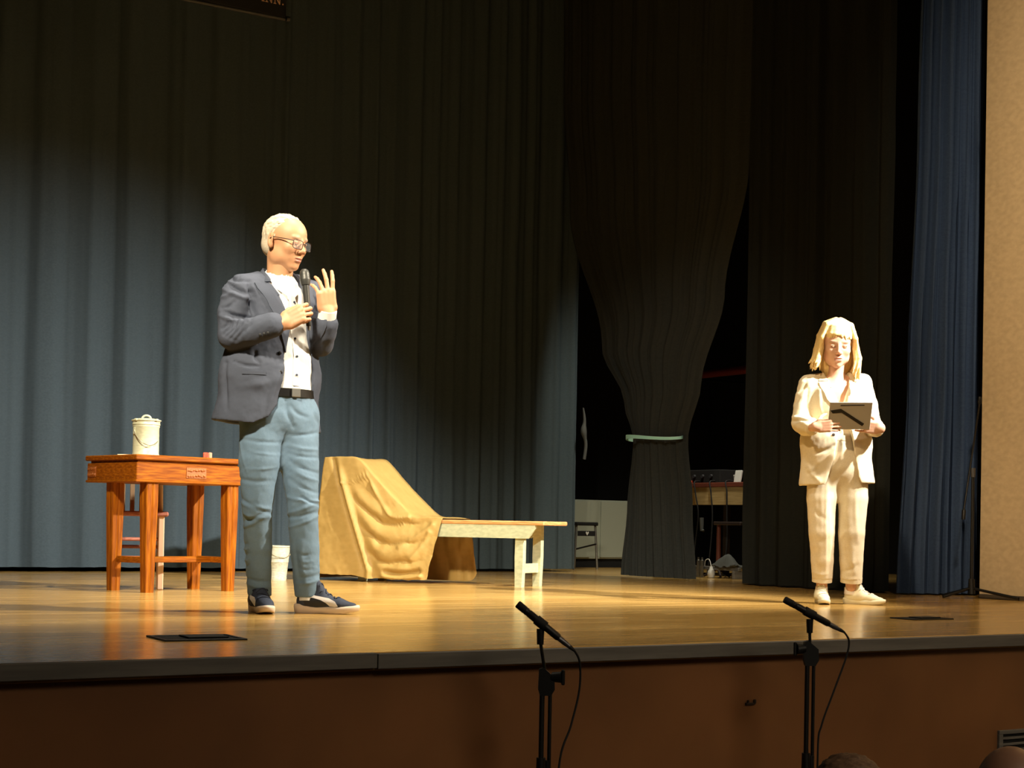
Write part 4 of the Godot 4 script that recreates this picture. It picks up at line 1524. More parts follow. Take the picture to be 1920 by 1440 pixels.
func add_head(f: Field, at: Vector3, bs: Basis, s: float, soft: bool, ears := true) -> void:
	# bs: x to the head's own left, y up, z out of the face; at: between the ears. soft: a smaller jaw and fuller cheeks
	var P := func(x: float, y: float, z: float) -> Vector3: return at + bs * (Vector3(x, y, z) * s)
	var E := func(x: float, y: float, z: float, rx: float, ry: float, rz: float, bl: float, o := 0, turn := Basis.IDENTITY) -> void:
		f.egg(P.call(x, y, z), Vector3(rx, ry, rz) * s, bs * turn, bl * s, o)
	E.call(0.0, 0.040, -0.014, 0.076, 0.078, 0.094, 0.02)
	E.call(0.0, 0.030, 0.030, 0.066, 0.068, 0.060, 0.03)
	E.call(0.0, -0.030, 0.028, 0.060, 0.070, 0.058, 0.03)
	E.call(0.0, -0.062, 0.036, 0.047 if soft else 0.053, 0.045, 0.048, 0.025)
	E.call(0.0, -0.098, 0.066, 0.020 if soft else 0.026, 0.017, 0.019, 0.022)
	for q in [-1.0, 1.0]:
		E.call(q * 0.040, -0.022, 0.062, 0.022, 0.020, 0.020, 0.022)                      # cheek bones
		E.call(q * 0.050, -0.060, 0.010, 0.016, 0.030, 0.030, 0.022)                      # jaw corner
		E.call(q * 0.027, 0.026, 0.079, 0.021, 0.0075, 0.011, 0.010)                      # brow
	E.call(0.0, -0.063, 0.077, 0.024, 0.022, 0.014, 0.014)                                # mouth mound
	for q in [-1.0, 1.0]:
		E.call(q * 0.031, 0.001, 0.094, 0.0165, 0.0115, 0.013, 0.010, 1)                  # sockets
		E.call(q * 0.031, 0.000, 0.0765, 0.0145, 0.0125, 0.0115, 0.003)                   # lidded eyes
		E.call(q * 0.031, 0.0075, 0.085, 0.0165, 0.0030, 0.0045, 0.003)                   # upper lid fold
	f.bone(P.call(0, 0.018, 0.086), P.call(0, -0.026, 0.108), 0.0075 * s, 0.0105 * s, 0.010 * s)
	E.call(0.0, -0.029, 0.104, 0.0125, 0.0105, 0.0115, 0.006)
	for q in [-1.0, 1.0]:
		E.call(q * 0.0125, -0.033, 0.095, 0.0078, 0.0078, 0.010, 0.005)                   # wings of the nose
		E.call(q * 0.0065, -0.041, 0.101, 0.0042, 0.0035, 0.0055, 0.002, 1)               # nostrils
	E.call(0.0, -0.0585, 0.0905, 0.0225, 0.0048, 0.0068, 0.004)                           # lips
	E.call(0.0, -0.0715, 0.0885, 0.0190, 0.0058, 0.0072, 0.004)
	E.call(0.0, -0.0648, 0.099, 0.0255, 0.0015, 0.009, 0.003, 1)
	E.call(0.0, -0.0835, 0.096, 0.018, 0.0045, 0.008, 0.008, 1)
	if ears:
		for q in [-1.0, 1.0]:
			var tilt := Basis(Vector3.UP, q * 0.35) * Basis(Vector3.RIGHT, -0.18)
			E.call(q * 0.079, -0.004, -0.016, 0.0075, 0.032, 0.0195, 0.006, 0, tilt)
			E.call(q * 0.077, -0.024, -0.008, 0.007, 0.013, 0.011, 0.006, 0, tilt)
			E.call(q * 0.0865, 0.000, -0.013, 0.0055, 0.019, 0.0105, 0.004, 1, tilt)

func paint_head(verts: PackedVector3Array, from: int, cols: PackedColorArray, at: Vector3, bs: Basis, s: float, skin: Color, lip: Color, brow: Color) -> void:
	# the skin's own colours: lips, brows, lash lines
	for i in range(from, verts.size()):
		var q := ((verts[i] - at) * bs) / s
		var c := skin
		var l := maxf(absf(q.x) / 0.023, absf(q.y + 0.065) / 0.0115)
		if q.z > 0.07 and l < 1.0:
			c = c.lerp(lip, clampf((1.0 - l) * 3.0, 0.0, 1.0))
		var ax := absf(absf(q.x) - 0.029)
		if q.z > 0.072 and ax < 0.021 and absf(q.y - 0.0255 + ax * 0.12) < 0.0048:
			c = c.lerp(brow, 0.75)
		if q.z > 0.06 and ax < 0.0145 and absf(q.y + 0.0045 - ax * ax * 18.0) < 0.0022:
			c = c.lerp(Color(0.10, 0.05, 0.035), 0.8)
		cols[i] = c

# ------------------------------------------------------------------ the speaker
func person_materials() -> void:
	var skin := StandardMaterial3D.new()
	skin.vertex_color_use_as_albedo = true
	skin.roughness = 0.55
	skin.subsurf_scatter_enabled = true
	skin.subsurf_scatter_strength = 0.08
	mats.skin = skin
	mats.jacket = textured(grain_image(128, 128, 30.0, 8.0, Color(0.275, 0.295, 0.345), Color(0.305, 0.325, 0.37), 61), Vector3(14, 14, 14), 0.85)
	mats.jacket.metallic_specular = 0.25
	mats.shirt = plain(Color(0.90, 0.90, 0.88), 0.75)
	mats.jeans = textured(grain_image(128, 128, 16.0, 4.0, Color(0.39, 0.49, 0.575), Color(0.43, 0.53, 0.615), 62), Vector3(12, 12, 12), 0.85)
	mats.leather = plain(Color(0.05, 0.045, 0.04), 0.4)
	mats.navy = textured(grain_image(64, 64, 20.0, 6.0, Color(0.17, 0.20, 0.27), Color(0.23, 0.265, 0.335), 63), Vector3(20, 20, 20), 0.8)
	mats.shoe_dark = plain(Color(0.17, 0.17, 0.18), 0.7)
	mats.sole = plain(Color(0.90, 0.83, 0.75), 0.6)
	mats.white_stripe = plain(Color(0.90, 0.88, 0.86), 0.5)
	mats.hair_grey = textured(grain_image(64, 128, 14.0, 8.0, Color(0.68, 0.62, 0.52), Color(0.84, 0.80, 0.71), 64), Vector3(10, 10, 10), 0.6)
	mats.spectacle = plain(Color(0.16, 0.09, 0.07), 0.35, 0.3)
	var gl := plain(Color(0.95, 0.97, 1.0, 0.05), 0.02)
	gl.transparency = BaseMaterial3D.TRANSPARENCY_ALPHA
	mats.lens = gl
	mats.mic_grille = textured(grain_image(64, 64, 30.0, 10.0, Color(0.16, 0.16, 0.15), Color(0.36, 0.36, 0.34), 65), Vector3(40, 40, 40), 0.45)
	mats.mic_grille.metallic = 0.4
	mats.mic_body = plain(Color(0.24, 0.24, 0.23), 0.35, 0.3)
	mats.linen = textured(grain_image(128, 128, 20.0, 6.0, Color(0.79, 0.74, 0.62), Color(0.84, 0.79, 0.67), 66), Vector3(5, 5, 5), 0.8)
	mats.cream_top = plain(Color(0.88, 0.84, 0.74), 0.7)
	mats.white_shoe = plain(Color(0.88, 0.86, 0.74), 0.55)
	mats.blonde = textured(grain_image(64, 256, 20.0, 3.0, Color(0.80, 0.65, 0.37), Color(0.95, 0.87, 0.65), 67), Vector3(30, 2.5, 30), 0.5)
	mats.tablet_case = plain(Color(0.62, 0.60, 0.55), 0.45)
	mats.tablet_dark = plain(Color(0.05, 0.05, 0.05), 0.5)
	mats.hair_brown = textured(grain_image(64, 128, 14.0, 6.0, Color(0.30, 0.22, 0.16), Color(0.46, 0.35, 0.26), 68), Vector3(10, 10, 10), 0.7)
	mats.dark_cloth = plain(Color(0.12, 0.11, 0.11), 0.9)

func add_net(f: Field, h: float, verts: PackedVector3Array, tris: PackedInt32Array) -> void:
	f.net(h, verts, tris)

func shoe(parent: Node3D, heel: Vector3, dir: Vector3, length: float, s_upper: Material, s_sole: Material, stripe: bool, laces: Material, left: bool) -> void:
	var fw := Vector3(dir.x, 0, dir.z).normalized()
	var across := Vector3.UP.cross(fw)
	var bs := Basis(across, Vector3.UP, fw)
	var k := length / 0.30
	var P := func(x: float, y: float, z: float) -> Vector3: return heel + bs * (Vector3(x, y, z) * k)
	var inward := -1.0 if left else 1.0
	var node := Node3D.new()
	node.name = "shoe"
	parent.add_child(node, true)
	# sole: a foot-shaped slab, flaring at the heel and rising at the toe
	var rings := []
	var levels := [[0.0, -0.006], [0.004, 0.0], [0.02, 0.004], [0.03, 0.002], [0.033, -0.004]]
	var outline := [[0.0, -0.012, 0.0], [-0.026, -0.004, 0.0], [-0.035, 0.02, 0.0], [-0.034, 0.07, 0.0], [-0.032, 0.12, 0.0], [-0.040, 0.19, 0.0], [-0.041, 0.225, 0.002], [-0.034, 0.262, 0.008], [-0.018, 0.286, 0.013], [0.0, 0.292, 0.015], [0.02, 0.284, 0.013], [0.035, 0.258, 0.008], [0.041, 0.225, 0.002], [0.040, 0.19, 0.0], [0.034, 0.12, 0.0], [0.034, 0.07, 0.0], [0.035, 0.02, 0.0], [0.026, -0.004, 0.0]]
	for lv in levels:
		var ring := []
		for q in outline:
			var c := Vector2(q[0] + inward * 0.006 * sin(PI * clampf(q[1] / 0.3, 0, 1)), q[1] - 0.14)
			c += c.normalized() * lv[1]
			ring.append(P.call(c.x, lv[0] + q[2] * (1.0 - lv[0] * 10.0) + (0.012 if lv[0] > 0.015 and q[1] < 0.05 else 0.0), c.y + 0.14))
		ring.append(ring[0])
		rings.append(ring)
	var st := mb()
	var flipped := []
	for i in rings.size():
		flipped.append(rings[rings.size() - 1 - i])
	sheet(st, flipped)
	st.set_smooth_group(-1)
	for i in outline.size():
		tri(st, P.call(0, 0.0, 0.14), rings[0][i], rings[0][i + 1])
		tri(st, P.call(0, 0.034, 0.14), rings[4][i + 1], rings[4][i])
	part(st, "sole", s_sole, node)
	# upper
	var f := Field.new()
	f.flat_bone(P.call(0, 0.05, 0.035), P.call(0, 0.05, 0.10), 0.036 * k, 0.036 * k, across, 1.0, 0.03)
	f.flat_bone(P.call(0, 0.05, 0.10), P.call(0.004 * inward, 0.042, 0.20), 0.036 * k, 0.029 * k, across, 1.22, 0.03)
	f.flat_bone(P.call(0.004 * inward, 0.040, 0.20), P.call(0.004 * inward, 0.033, 0.262), 0.028 * k, 0.02 * k, across, 1.35, 0.02)
	f.bone(P.call(0, 0.06, 0.045), P.call(0, 0.10, 0.04), 0.034 * k, 0.034 * k, 0.03)
	f.flat_bone(P.call(0, 0.07, 0.13), P.call(0, 0.142, 0.088), 0.026 * k, 0.019 * k, across, 1.25, 0.03)
	f.bone(P.call(0, 0.12, 0.05), P.call(0, 0.16, 0.05), 0.035 * k, 0.04 * k, 0.008, 1)
	f.above(-0.028 * k - heel.y, Vector3.DOWN, 2, 0.004)
	cloth_part(f, 0.0055, "upper", s_upper, node, [], 0.0006, 40.0, 3, "", 1)
	var ids := f.all_ids()
	if stripe:
		for sd in [-1.0, 1.0]:
			var low := [[0.055, 0.078], [0.085, 0.073], [0.12, 0.064], [0.145, 0.05], [0.16, 0.036], [0.185, 0.033]]
			var high := [[0.052, 0.088], [0.085, 0.085], [0.12, 0.08], [0.155, 0.073], [0.185, 0.058], [0.20, 0.036]]
			var rows := []
			for r in 4:
				var row := []
				for q in low.size():
					var z := lerpf(low[q][0], high[q][0], r / 3.0)
					var y := lerpf(low[q][1], high[q][1], r / 3.0)
					row.append(f.hit(P.call(0.1 * sd, y, z), -across * sd, ids, 0.2) + across * sd * 0.0022)
				if sd < 0:
					rows.append(row)
				else:
					rows.push_front(row)
			st = mb()
			sheet(st, rows)
			part(st, "side_stripe", mats.white_stripe, node)
			# dark heel quarter under the stripe
			rows = []
			for r in 3:
				var row2 := []
				for q in 5:
					var z2 := lerpf(0.012, 0.145, q / 4.0)
					var y2 := lerpf(0.036, lerpf(0.082, 0.05, pow(q / 4.0, 1.5)), r / 2.0)
					row2.append(f.hit(P.call(0.1 * sd, y2, z2), -across * sd, ids, 0.2) + across * sd * 0.0015)
				if sd < 0:
					rows.append(row2)
				else:
					rows.push_front(row2)
			st = mb()
			sheet(st, rows)
			part(st, "heel_panel", mats.shoe_dark, node)
	for q in 5:
		var z3 := 0.115 + 0.02 * q
		var line := []
		for r in 7:
			var x := lerpf(-0.024, 0.024, r / 6.0)
			line.append(f.hit(P.call(x, 0.2, z3 + (0.006 if q % 2 == 0 else -0.006) * x / 0.024), Vector3.DOWN, ids, 0.3) + Vector3.UP * 0.002)
		st = mb()
		tube(st, line, [0.0028], 6)
		part(st, "lace", laces, node)
	st = mb()
	for sd2 in [-1.0, 1.0]:
		var bow := []
		for r in 9:
			var a := TAU * r / 8.0
			bow.append(P.call(sd2 * (0.012 + 0.012 * (1.0 - cos(a))), 0.103 + 0.006 * sin(a), 0.118 + 0.008 * sin(a)))
		tube(st, bow, [0.0024], 5)
	part(st, "lace", laces, node)

func flat_strip(f: Field, ids: PackedInt32Array, o: Vector3, bs: Basis, rows2: Array, lift: float, thick: float, nu := 6) -> SurfaceTool:
	# rows2: [height, from, to] along bs.x; laid on the garment from the front
	var rows := []
	for q in rows2:
		var row := []
		for j in nu:
			var s := lerpf(q[1], q[2], float(j) / (nu - 1))
			var p: Vector3 = o + bs.x * s + bs.z * 0.5
			p.y = q[0]
			row.append(f.hit(p, -bs.z, ids, 0.9) + bs.z * lift)
		rows.append(row)
	var st := mb()
	# rows run from the top down; keep the outer side out
	if rows2[0][2] < rows2[0][1] or (rows2[0][2] == rows2[0][1] and rows2[-1][2] < rows2[-1][1]):
		for r in rows:
			r.reverse()
	sheet(st, rows, thick)
	return st

func collar_flap(centre: Vector3, bs: Basis, turns: Array, thick: float) -> SurfaceTool:
	# turns: [angle from the back (towards the own left is +), top radius, top y, bottom radius, bottom y, forward push]
	var rows := [[], [], []]
	for q in turns:
		var dir := (bs.x * sin(q[0]) - bs.z * cos(q[0]))
		var top: Vector3 = centre + dir * q[1] + Vector3.UP * q[2]
		var bot: Vector3 = centre + dir * q[3] + Vector3.UP * q[4] + bs.z * q[5]
		rows[0].append(top)
		rows[1].append(top.lerp(bot, 0.45) + dir * 0.006)
		rows[2].append(bot)
	var st := mb()
	sheet(st, rows, thick)
	return st

func make_man() -> void:

	var t = thing("person", "man in grey jacket and jeans speaking into a handheld microphone", "person", Vector3(3.135, 0, -2.117), YAW)
	var F := Vector3(0.6, 0, 0.8)
	var L := Vector3(0.8, 0, -0.6)
	var chest_bs := Basis(L, Vector3.UP, F)
	# ---- body: one skin surface, finer at head and hands
	var verts := PackedVector3Array()
	var tris := PackedInt32Array()
	var f := Field.new()
	f.flat_bone(Vector3(-0.14, 1.40, -0.05), Vector3(-0.13, 1.12, -0.05), 0.09, 0.10, L, 1.4, 0.04)
	f.flat_bone(Vector3(-0.13, 1.12, -0.05), Vector3(-0.115, 0.92, -0.05), 0.11, 0.105, L, 1.35, 0.04)
	f.chain([Vector3(-0.14, 1.46, -0.05), Vector3(-0.128, 1.56, -0.045), Vector3(-0.11, 1.66, -0.03)], [0.075, 0.056, 0.058], 0.03)
	f.chain([Vector3(-0.2, 1.5, 0.0), Vector3(-0.285, 1.46, 0.07), Vector3(-0.312, 1.262, 0.12), Vector3(-0.09, 1.32, 0.195)], [0.04, 0.045, 0.036, 0.028], 0.03)
	f.chain([Vector3(-0.08, 1.5, -0.1), Vector3(0.005, 1.48, -0.16), Vector3(0.06, 1.262, -0.1), Vector3(0.102, 1.37, -0.01)], [0.05, 0.05, 0.04, 0.03], 0.03)
	f.chain([Vector3(-0.187, 0.88, 0.0), Vector3(-0.197, 0.477, 0.035), Vector3(-0.19, 0.11, -0.06)], [0.085, 0.055, 0.04], 0.03)
	f.chain([Vector3(-0.035, 0.88, -0.09), Vector3(0.005, 0.494, -0.035), Vector3(0.035, 0.11, -0.03)], [0.083, 0.055, 0.04], 0.03)
	f.bone(Vector3(-0.19, 0.11, -0.06), Vector3(-0.175, 0.055, 0.0), 0.03, 0.02, 0.03)
	f.bone(Vector3(0.035, 0.11, -0.03), Vector3(0.10, 0.05, -0.015), 0.03, 0.02, 0.03)
	f.net(0.016, verts, tris)
	var skin_at := verts.size()
	var fh := Vector3(0.84, -0.17, 0.52).normalized()
	var hx := Vector3.UP.cross(fh).normalized()
	var hb := Basis(hx, fh.cross(hx), fh)
	hb = Basis(fh, deg_to_rad(-2.0)) * hb
	var head_at := Vector3(-0.104, 1.722, -0.03)
	var hs := 1.075
	f = Field.new()
	add_head(f, head_at, hb, hs, false)
	f.bone(Vector3(-0.13, 1.53, -0.05), head_at + hb * Vector3(0, -0.05, -0.025), 0.058, 0.056, 0.03)
	f.net(0.0036, verts, tris)
	var head_end := verts.size()
	f = Field.new()
	add_hand(f, Vector3(-0.074, 1.322, 0.182), Vector3(0.84, 0.48, -0.02), Vector3(0.18, -0.05, -1.0), true, 1.08, [[0.72, 1.45, 0.9], [0.74, 1.5, 0.9], [0.76, 1.5, 0.95], [0.8, 1.5, 0.9]], [0.06, 0.0, -0.06, -0.12], [0.75, 0.75, 1.0])
	f.bone(Vector3(-0.074, 1.322, 0.182), Vector3(-0.16, 1.30, 0.175), 0.027, 0.033, 0.02)
	f.net(0.003, verts, tris)
	f = Field.new()
	add_hand(f, Vector3(0.106, 1.392, 0.005), Vector3(-0.10, 1.0, 0.12), Vector3(-0.45, 0.1, -0.9), false, 1.12, [[0.12, 0.25, 0.15], [0.22, 0.3, 0.2], [0.42, 0.45, 0.25], [0.5, 0.5, 0.3]], [0.16, 0.02, -0.14, -0.30], [0.7, 0.9, 0.6])
	f.bone(Vector3(0.106, 1.392, 0.005), Vector3(0.09, 1.31, -0.05), 0.027, 0.034, 0.02)
	f.net(0.003, verts, tris)
	var cols := PackedColorArray()
	cols.resize(verts.size())
	var skin := Color(0.54, 0.275, 0.145)
	cols.fill(skin)
	var head_cols := cols.slice(0, head_end)
	paint_head(verts.slice(0, head_end), skin_at, head_cols, head_at, hb, hs, skin, Color(0.42, 0.16, 0.11), Color(0.42, 0.30, 0.20))
	for i in head_end:
		cols[i] = head_cols[i]
	part_mesh(mesh_of(verts, tris, cols), "body", mats.skin, t)
	# ---- hair: short tufts combed back over the skull
	f = Field.new()
	f.egg(head_at + hb * (Vector3(0, 0.042, -0.018) * hs), Vector3(0.0775, 0.0800, 0.0960) * hs, hb, 0.01)
	f.egg(head_at + hb * (Vector3(0, -0.01, -0.052) * hs), Vector3(0.064, 0.066, 0.062) * hs, hb, 0.02)
	var hn := hb * Vector3(0, -0.42, 0.91).normalized()
	f.above(head_at.dot(hn) - 0.008 * hs, hn, 2, 0.01)
	f.above(-(head_at.y - 0.06 * hs), Vector3.DOWN, 2, 0.01)
	var rng := RandomNumberGenerator.new()
	rng.seed = 3
	for k in 420:
		var dir := Vector3(rng.randfn(), rng.randfn() + 0.25, rng.randfn() - 0.25).normalized()
		var q3 := Vector3(0, 0.042, -0.018) + dir * Vector3(0.0775, 0.080, 0.0965)
		var lim := q3.y * -0.42 + q3.z * 0.91
		if lim > 0.006 + rng.randf_range(-0.012, 0.004) or q3.y < -0.035 or (absf(q3.x) > 0.05 and q3.y < 0.022 and q3.z > -0.035):
			continue
		var comb := Vector3(dir.x * 0.3, -0.25, -1.0) if q3.y > 0.05 else Vector3(0, -1.0, -0.45)
		comb = (comb - dir * comb.dot(dir)).normalized()
		f.bone(head_at + hb * (q3 * hs), head_at + hb * ((q3 + comb * rng.randf_range(0.012, 0.022) + dir * rng.randf_range(-0.001, 0.003)) * hs), 0.0042, 0.0022, 0.004)
	cloth_part(f, 0.0034, "hair", mats.hair_grey, t, [], 0.0, 70.0, 6, "short grey hair", 0)
	# ---- spectacles
	var g := Node3D.new()
	g.name = "spectacles"
	t.add_child(g)
	var GP := func(x: float, y: float, z: float) -> Vector3: return head_at + hb * (Vector3(x, y, z) * hs)
	for q in [-1.0, 1.0]:
		var rim := []
		var pane := PackedVector2Array()
		for k in 17:
			var a := TAU * k / 16.0
			var c := Vector2(signf(cos(a)) * pow(absf(cos(a)), 0.45), signf(sin(a)) * pow(absf(sin(a)), 0.45))
			rim.append(GP.call(q * 0.0335 + c.x * 0.0265, -0.003 + c.y * 0.0185, 0.108 - 0.012 * absf(q * 0.0335 + c.x * 0.0265) / 0.06))
			if k < 16:
				pane.append(Vector2(c.x * 0.026 * hs, c.y * 0.018 * hs))
		var st := mb()
		tube(st, rim, [0.0019], 6, false)
		part(st, "rim", mats.spectacle, g)
		st = mb()
		prism(st, pane, 0.0012, Transform3D(hb * Basis(Vector3.UP, q * 0.2), GP.call(q * 0.0335, -0.003, 0.101)))
		part(st, "lens", mats.lens, g)
		st = mb()
		tube(st, [GP.call(q * 0.0595, 0.009, 0.097), GP.call(q * 0.073, 0.010, 0.085), GP.call(q * 0.0825, 0.012, 0.0), GP.call(q * 0.083, 0.004, -0.018)], [0.0022, 0.0022, 0.0018, 0.0016], 6)
		part(st, "temple", mats.spectacle, g)
	var st2 := mb()
	tube(st2, [GP.call(-0.008, 0.002, 0.108), GP.call(0.0, 0.005, 0.112), GP.call(0.008, 0.002, 0.108)], [0.0018], 6)
	part(st2, "bridge", mats.spectacle, g)
	# ---- trousers
	var jean_creases := [[Vector2(-0.234, 0.746), Vector2(-0.085, 0.730), 0.006, 0.0034], [Vector2(-0.241, 0.662), Vector2(-0.098, 0.674), 0.006, 0.0034], [Vector2(-0.282, 0.801), Vector2(-0.073, 0.786), 0.008, -0.0051], [Vector2(-0.277, 0.615), Vector2(-0.124, 0.609), 0.010, -0.0068], [Vector2(-0.280, 0.513), Vector2(-0.140, 0.479), 0.009, 0.0076], [Vector2(-0.276, 0.532), Vector2(-0.130, 0.460), 0.008, -0.0076], [Vector2(-0.279, 0.458), Vector2(-0.135, 0.442), 0.009, 0.0076], [Vector2(-0.268, 0.421), Vector2(-0.140, 0.469), 0.008, -0.0076], [Vector2(-0.273, 0.393), Vector2(-0.176, 0.432), 0.008, 0.0059], [Vector2(-0.279, 0.476), Vector2(-0.213, 0.422), 0.008, -0.0068], [Vector2(-0.271, 0.328), Vector2(-0.238, 0.319), 0.006, -0.0051], [Vector2(-0.270, 0.300), Vector2(-0.233, 0.296), 0.006, 0.0051], [Vector2(-0.270, 0.272), Vector2(-0.233, 0.273), 0.006, -0.0051], [Vector2(-0.265, 0.245), Vector2(-0.228, 0.250), 0.006, 0.0051], [Vector2(-0.259, 0.217), Vector2(-0.227, 0.227), 0.006, -0.0051], [Vector2(-0.254, 0.162), Vector2(-0.133, 0.146), 0.008, -0.0051], [Vector2(-0.248, 0.134), Vector2(-0.137, 0.118), 0.008, 0.0051], [Vector2(-0.055, 0.823), Vector2(0.074, 0.844), 0.008, -0.0059], [Vector2(-0.063, 0.777), Vector2(0.076, 0.761), 0.008, 0.0051], [Vector2(-0.062, 0.740), Vector2(0.077, 0.724), 0.008, -0.0051], [Vector2(-0.052, 0.703), Vector2(0.079, 0.650), 0.009, -0.0068], [Vector2(-0.042, 0.666), Vector2(0.084, 0.613), 0.009, 0.0059], [Vector2(-0.050, 0.619), Vector2(0.081, 0.557), 0.009, -0.0068], [Vector2(-0.058, 0.536), Vector2(0.091, 0.520), 0.008, 0.0085], [Vector2(0.007, 0.537), Vector2(0.093, 0.509), 0.007, -0.0119], [Vector2(-0.056, 0.462), Vector2(0.081, 0.520), 0.009, 0.0068], [Vector2(-0.061, 0.443), Vector2(0.082, 0.474), 0.008, -0.0076], [Vector2(-0.055, 0.397), Vector2(0.083, 0.455), 0.008, 0.0059], [Vector2(0.011, 0.333), Vector2(0.034, 0.140), 0.010, 0.0059], [Vector2(-0.016, 0.333), Vector2(0.006, 0.148), 0.010, -0.0059], [Vector2(0.003, 0.278), Vector2(0.050, 0.274), 0.006, -0.0051], [Vector2(0.004, 0.250), Vector2(0.055, 0.242), 0.006, 0.0051], [Vector2(0.005, 0.213), Vector2(0.060, 0.205), 0.006, -0.0051], [Vector2(-0.004, 0.167), Vector2(0.098, 0.187), 0.007, -0.0051], [Vector2(-0.012, 0.139), Vector2(0.098, 0.159), 0.007, 0.0051], [Vector2(-0.068, 0.981), Vector2(-0.037, 0.861), 0.012, -0.0102], [Vector2(-0.048, 0.954), Vector2(0.017, 0.908), 0.010, -0.0068], [Vector2(0.034, 0.992), Vector2(0.084, 0.854), 0.010, -0.0051], [Vector2(-0.056, 0.861), Vector2(-0.089, 0.702), 0.012, -0.0068], [Vector2(-0.287, 0.847), Vector2(-0.236, 0.644), 0.006, 0.0034]]
	f = Field.new()
	f.flat_bone(Vector3(-0.118, 1.05, -0.045), Vector3(-0.115, 0.93, -0.05), 0.128, 0.130, L, 1.32, 0.05)
	f.chain([Vector3(-0.185, 0.90, 0.0), Vector3(-0.193, 0.70, 0.025), Vector3(-0.197, 0.477, 0.035), Vector3(-0.195, 0.30, -0.01), Vector3(-0.19, 0.06, -0.058)], [0.104, 0.094, 0.069, 0.062, 0.054], 0.05)
	f.chain([Vector3(-0.04, 0.90, -0.085), Vector3(-0.018, 0.70, -0.06), Vector3(0.005, 0.494, -0.03), Vector3(0.017, 0.30, -0.035), Vector3(0.036, 0.06, -0.035)], [0.102, 0.090, 0.071, 0.066, 0.058], 0.05)
	f.above(1.032, Vector3.UP)
	f.above(-0.075, Vector3.DOWN)
	cloth_part(f, 0.006, "jeans", mats.jeans, t, jean_creases, 0.0035, 9.0, 11, "pale blue jeans", 1)
	# ---- shirt
	f = Field.new()
	f.flat_bone(Vector3(-0.142, 1.45, -0.05), Vector3(-0.13, 1.15, -0.05), 0.108, 0.118, L, 1.5, 0.05)
	f.flat_bone(Vector3(-0.13, 1.15, -0.045), Vector3(-0.12, 1.04, -0.045), 0.120, 0.126, L, 1.35, 0.04)
	f.egg(Vector3(-0.135, 1.15, -0.05) + F * 0.02, Vector3(0.155, 0.17, 0.112), chest_bs, 0.04)
	f.chain([Vector3(-0.14, 1.48, -0.05), Vector3(-0.132, 1.545, -0.046)], [0.085, 0.068], 0.03)
	f.above(1.022, Vector3.DOWN * -1.0, 1)
	f.chain([Vector3(-0.132, 1.53, -0.046), Vector3(-0.12, 1.66, -0.035)], [0.05, 0.062], 0.004)
	f.op[-1 + f.op.size()] = 1
	cloth_part(f, 0.009, "shirt", mats.shirt, t, [], 0.003, 14.0, 12, "white shirt", 1)
	var ids := f.all_ids()
	# placket and buttons
	var o := Vector3(-0.135, 0, -0.05)
	var pl := []
	for k in 14:
		pl.append([lerpf(1.47, 1.05, k / 13.0), 0.012, 0.045])
	part(flat_strip(f, ids, o, chest_bs, pl, 0.002, 0.002, 3), "placket", mats.shirt, t)
	for k in 5:
		var bp := f.hit(Vector3(o.x, 1.44 - 0.085 * k, o.z) + L * 0.028 + F * 0.5, -F, ids, 0.9)
		var stb := mb()
		lathe(stb, [[0.0, 0.0], [0.0055, 0.0], [0.0055, 0.003], [0.0, 0.0035]], 10, Transform3D(frame_of(F), bp + F * 0.003))
		part(stb, "shirt_button", mats.navy, t)
	var neck_c := Vector3(-0.128, 0, -0.044)
	for q in [-1.0, 1.0]:
		var turns := []
		for k in 9:
			var a := lerpf(0.0, PI * 0.93, k / 8.0)
			var front := smoothstep(0.55, 1.0, k / 8.0)
			turns.append([a * q, 0.066, lerpf(1.615, 1.545, k / 8.0), lerpf(0.084, 0.098, front), lerpf(1.565, 1.462, pow(k / 8.0, 2.0)), 0.02 * front])
		if q > 0:
			turns.reverse()
		part(collar_flap(neck_c, chest_bs, turns, 0.004), "shirt_collar", mats.shirt, t)
	# ---- belt
	var bl0 := []
	var bl1 := []
	for k in 41:
		var a2 := -TAU * k / 40.0
		var p := Vector3(-0.117, 0, -0.045) + L * (0.175 * cos(a2)) + F * (0.134 * sin(a2))
		bl0.append(p + Vector3.UP * 1.036)
		bl1.append(p + Vector3.UP * 0.998)
	st2 = mb()
	sheet(st2, [bl0, bl1], 0.004)
	part(st2, "belt", mats.leather, t)
	st2 = mb()
	box(st2, Vector3(-0.117, 1.017, -0.045) + F * 0.137 + L * 0.012, Vector3(0.045, 0.04, 0.008), 0.003, chest_bs)
	part(st2, "belt_buckle", mats.steel, t)
	# ---- jacket
	f = Field.new()
	f.flat_bone(Vector3(-0.145, 1.43, -0.05), Vector3(-0.16, 1.10, -0.05), 0.128, 0.152, L, 1.62, 0.05)
	f.flat_bone(Vector3(-0.16, 1.10, -0.05), Vector3(-0.178, 0.84, -0.055), 0.152, 0.188, L, 1.48, 0.05)
	f.chain([Vector3(-0.185, 1.545, -0.02), Vector3(-0.29, 1.478, 0.068)], [0.052, 0.068], 0.05)
	f.chain([Vector3(-0.095, 1.55, -0.085), Vector3(0.008, 1.495, -0.16)], [0.052, 0.066], 0.05)
	f.above(0.8479 / -1.004, Vector3(-0.09, -1.0, 0).normalized())
	f.flat_bone(Vector3(-0.155, 1.03, -0.048), Vector3(-0.18, 0.74, -0.055), 0.138, 0.180, L, 1.48, 0.01, 1)
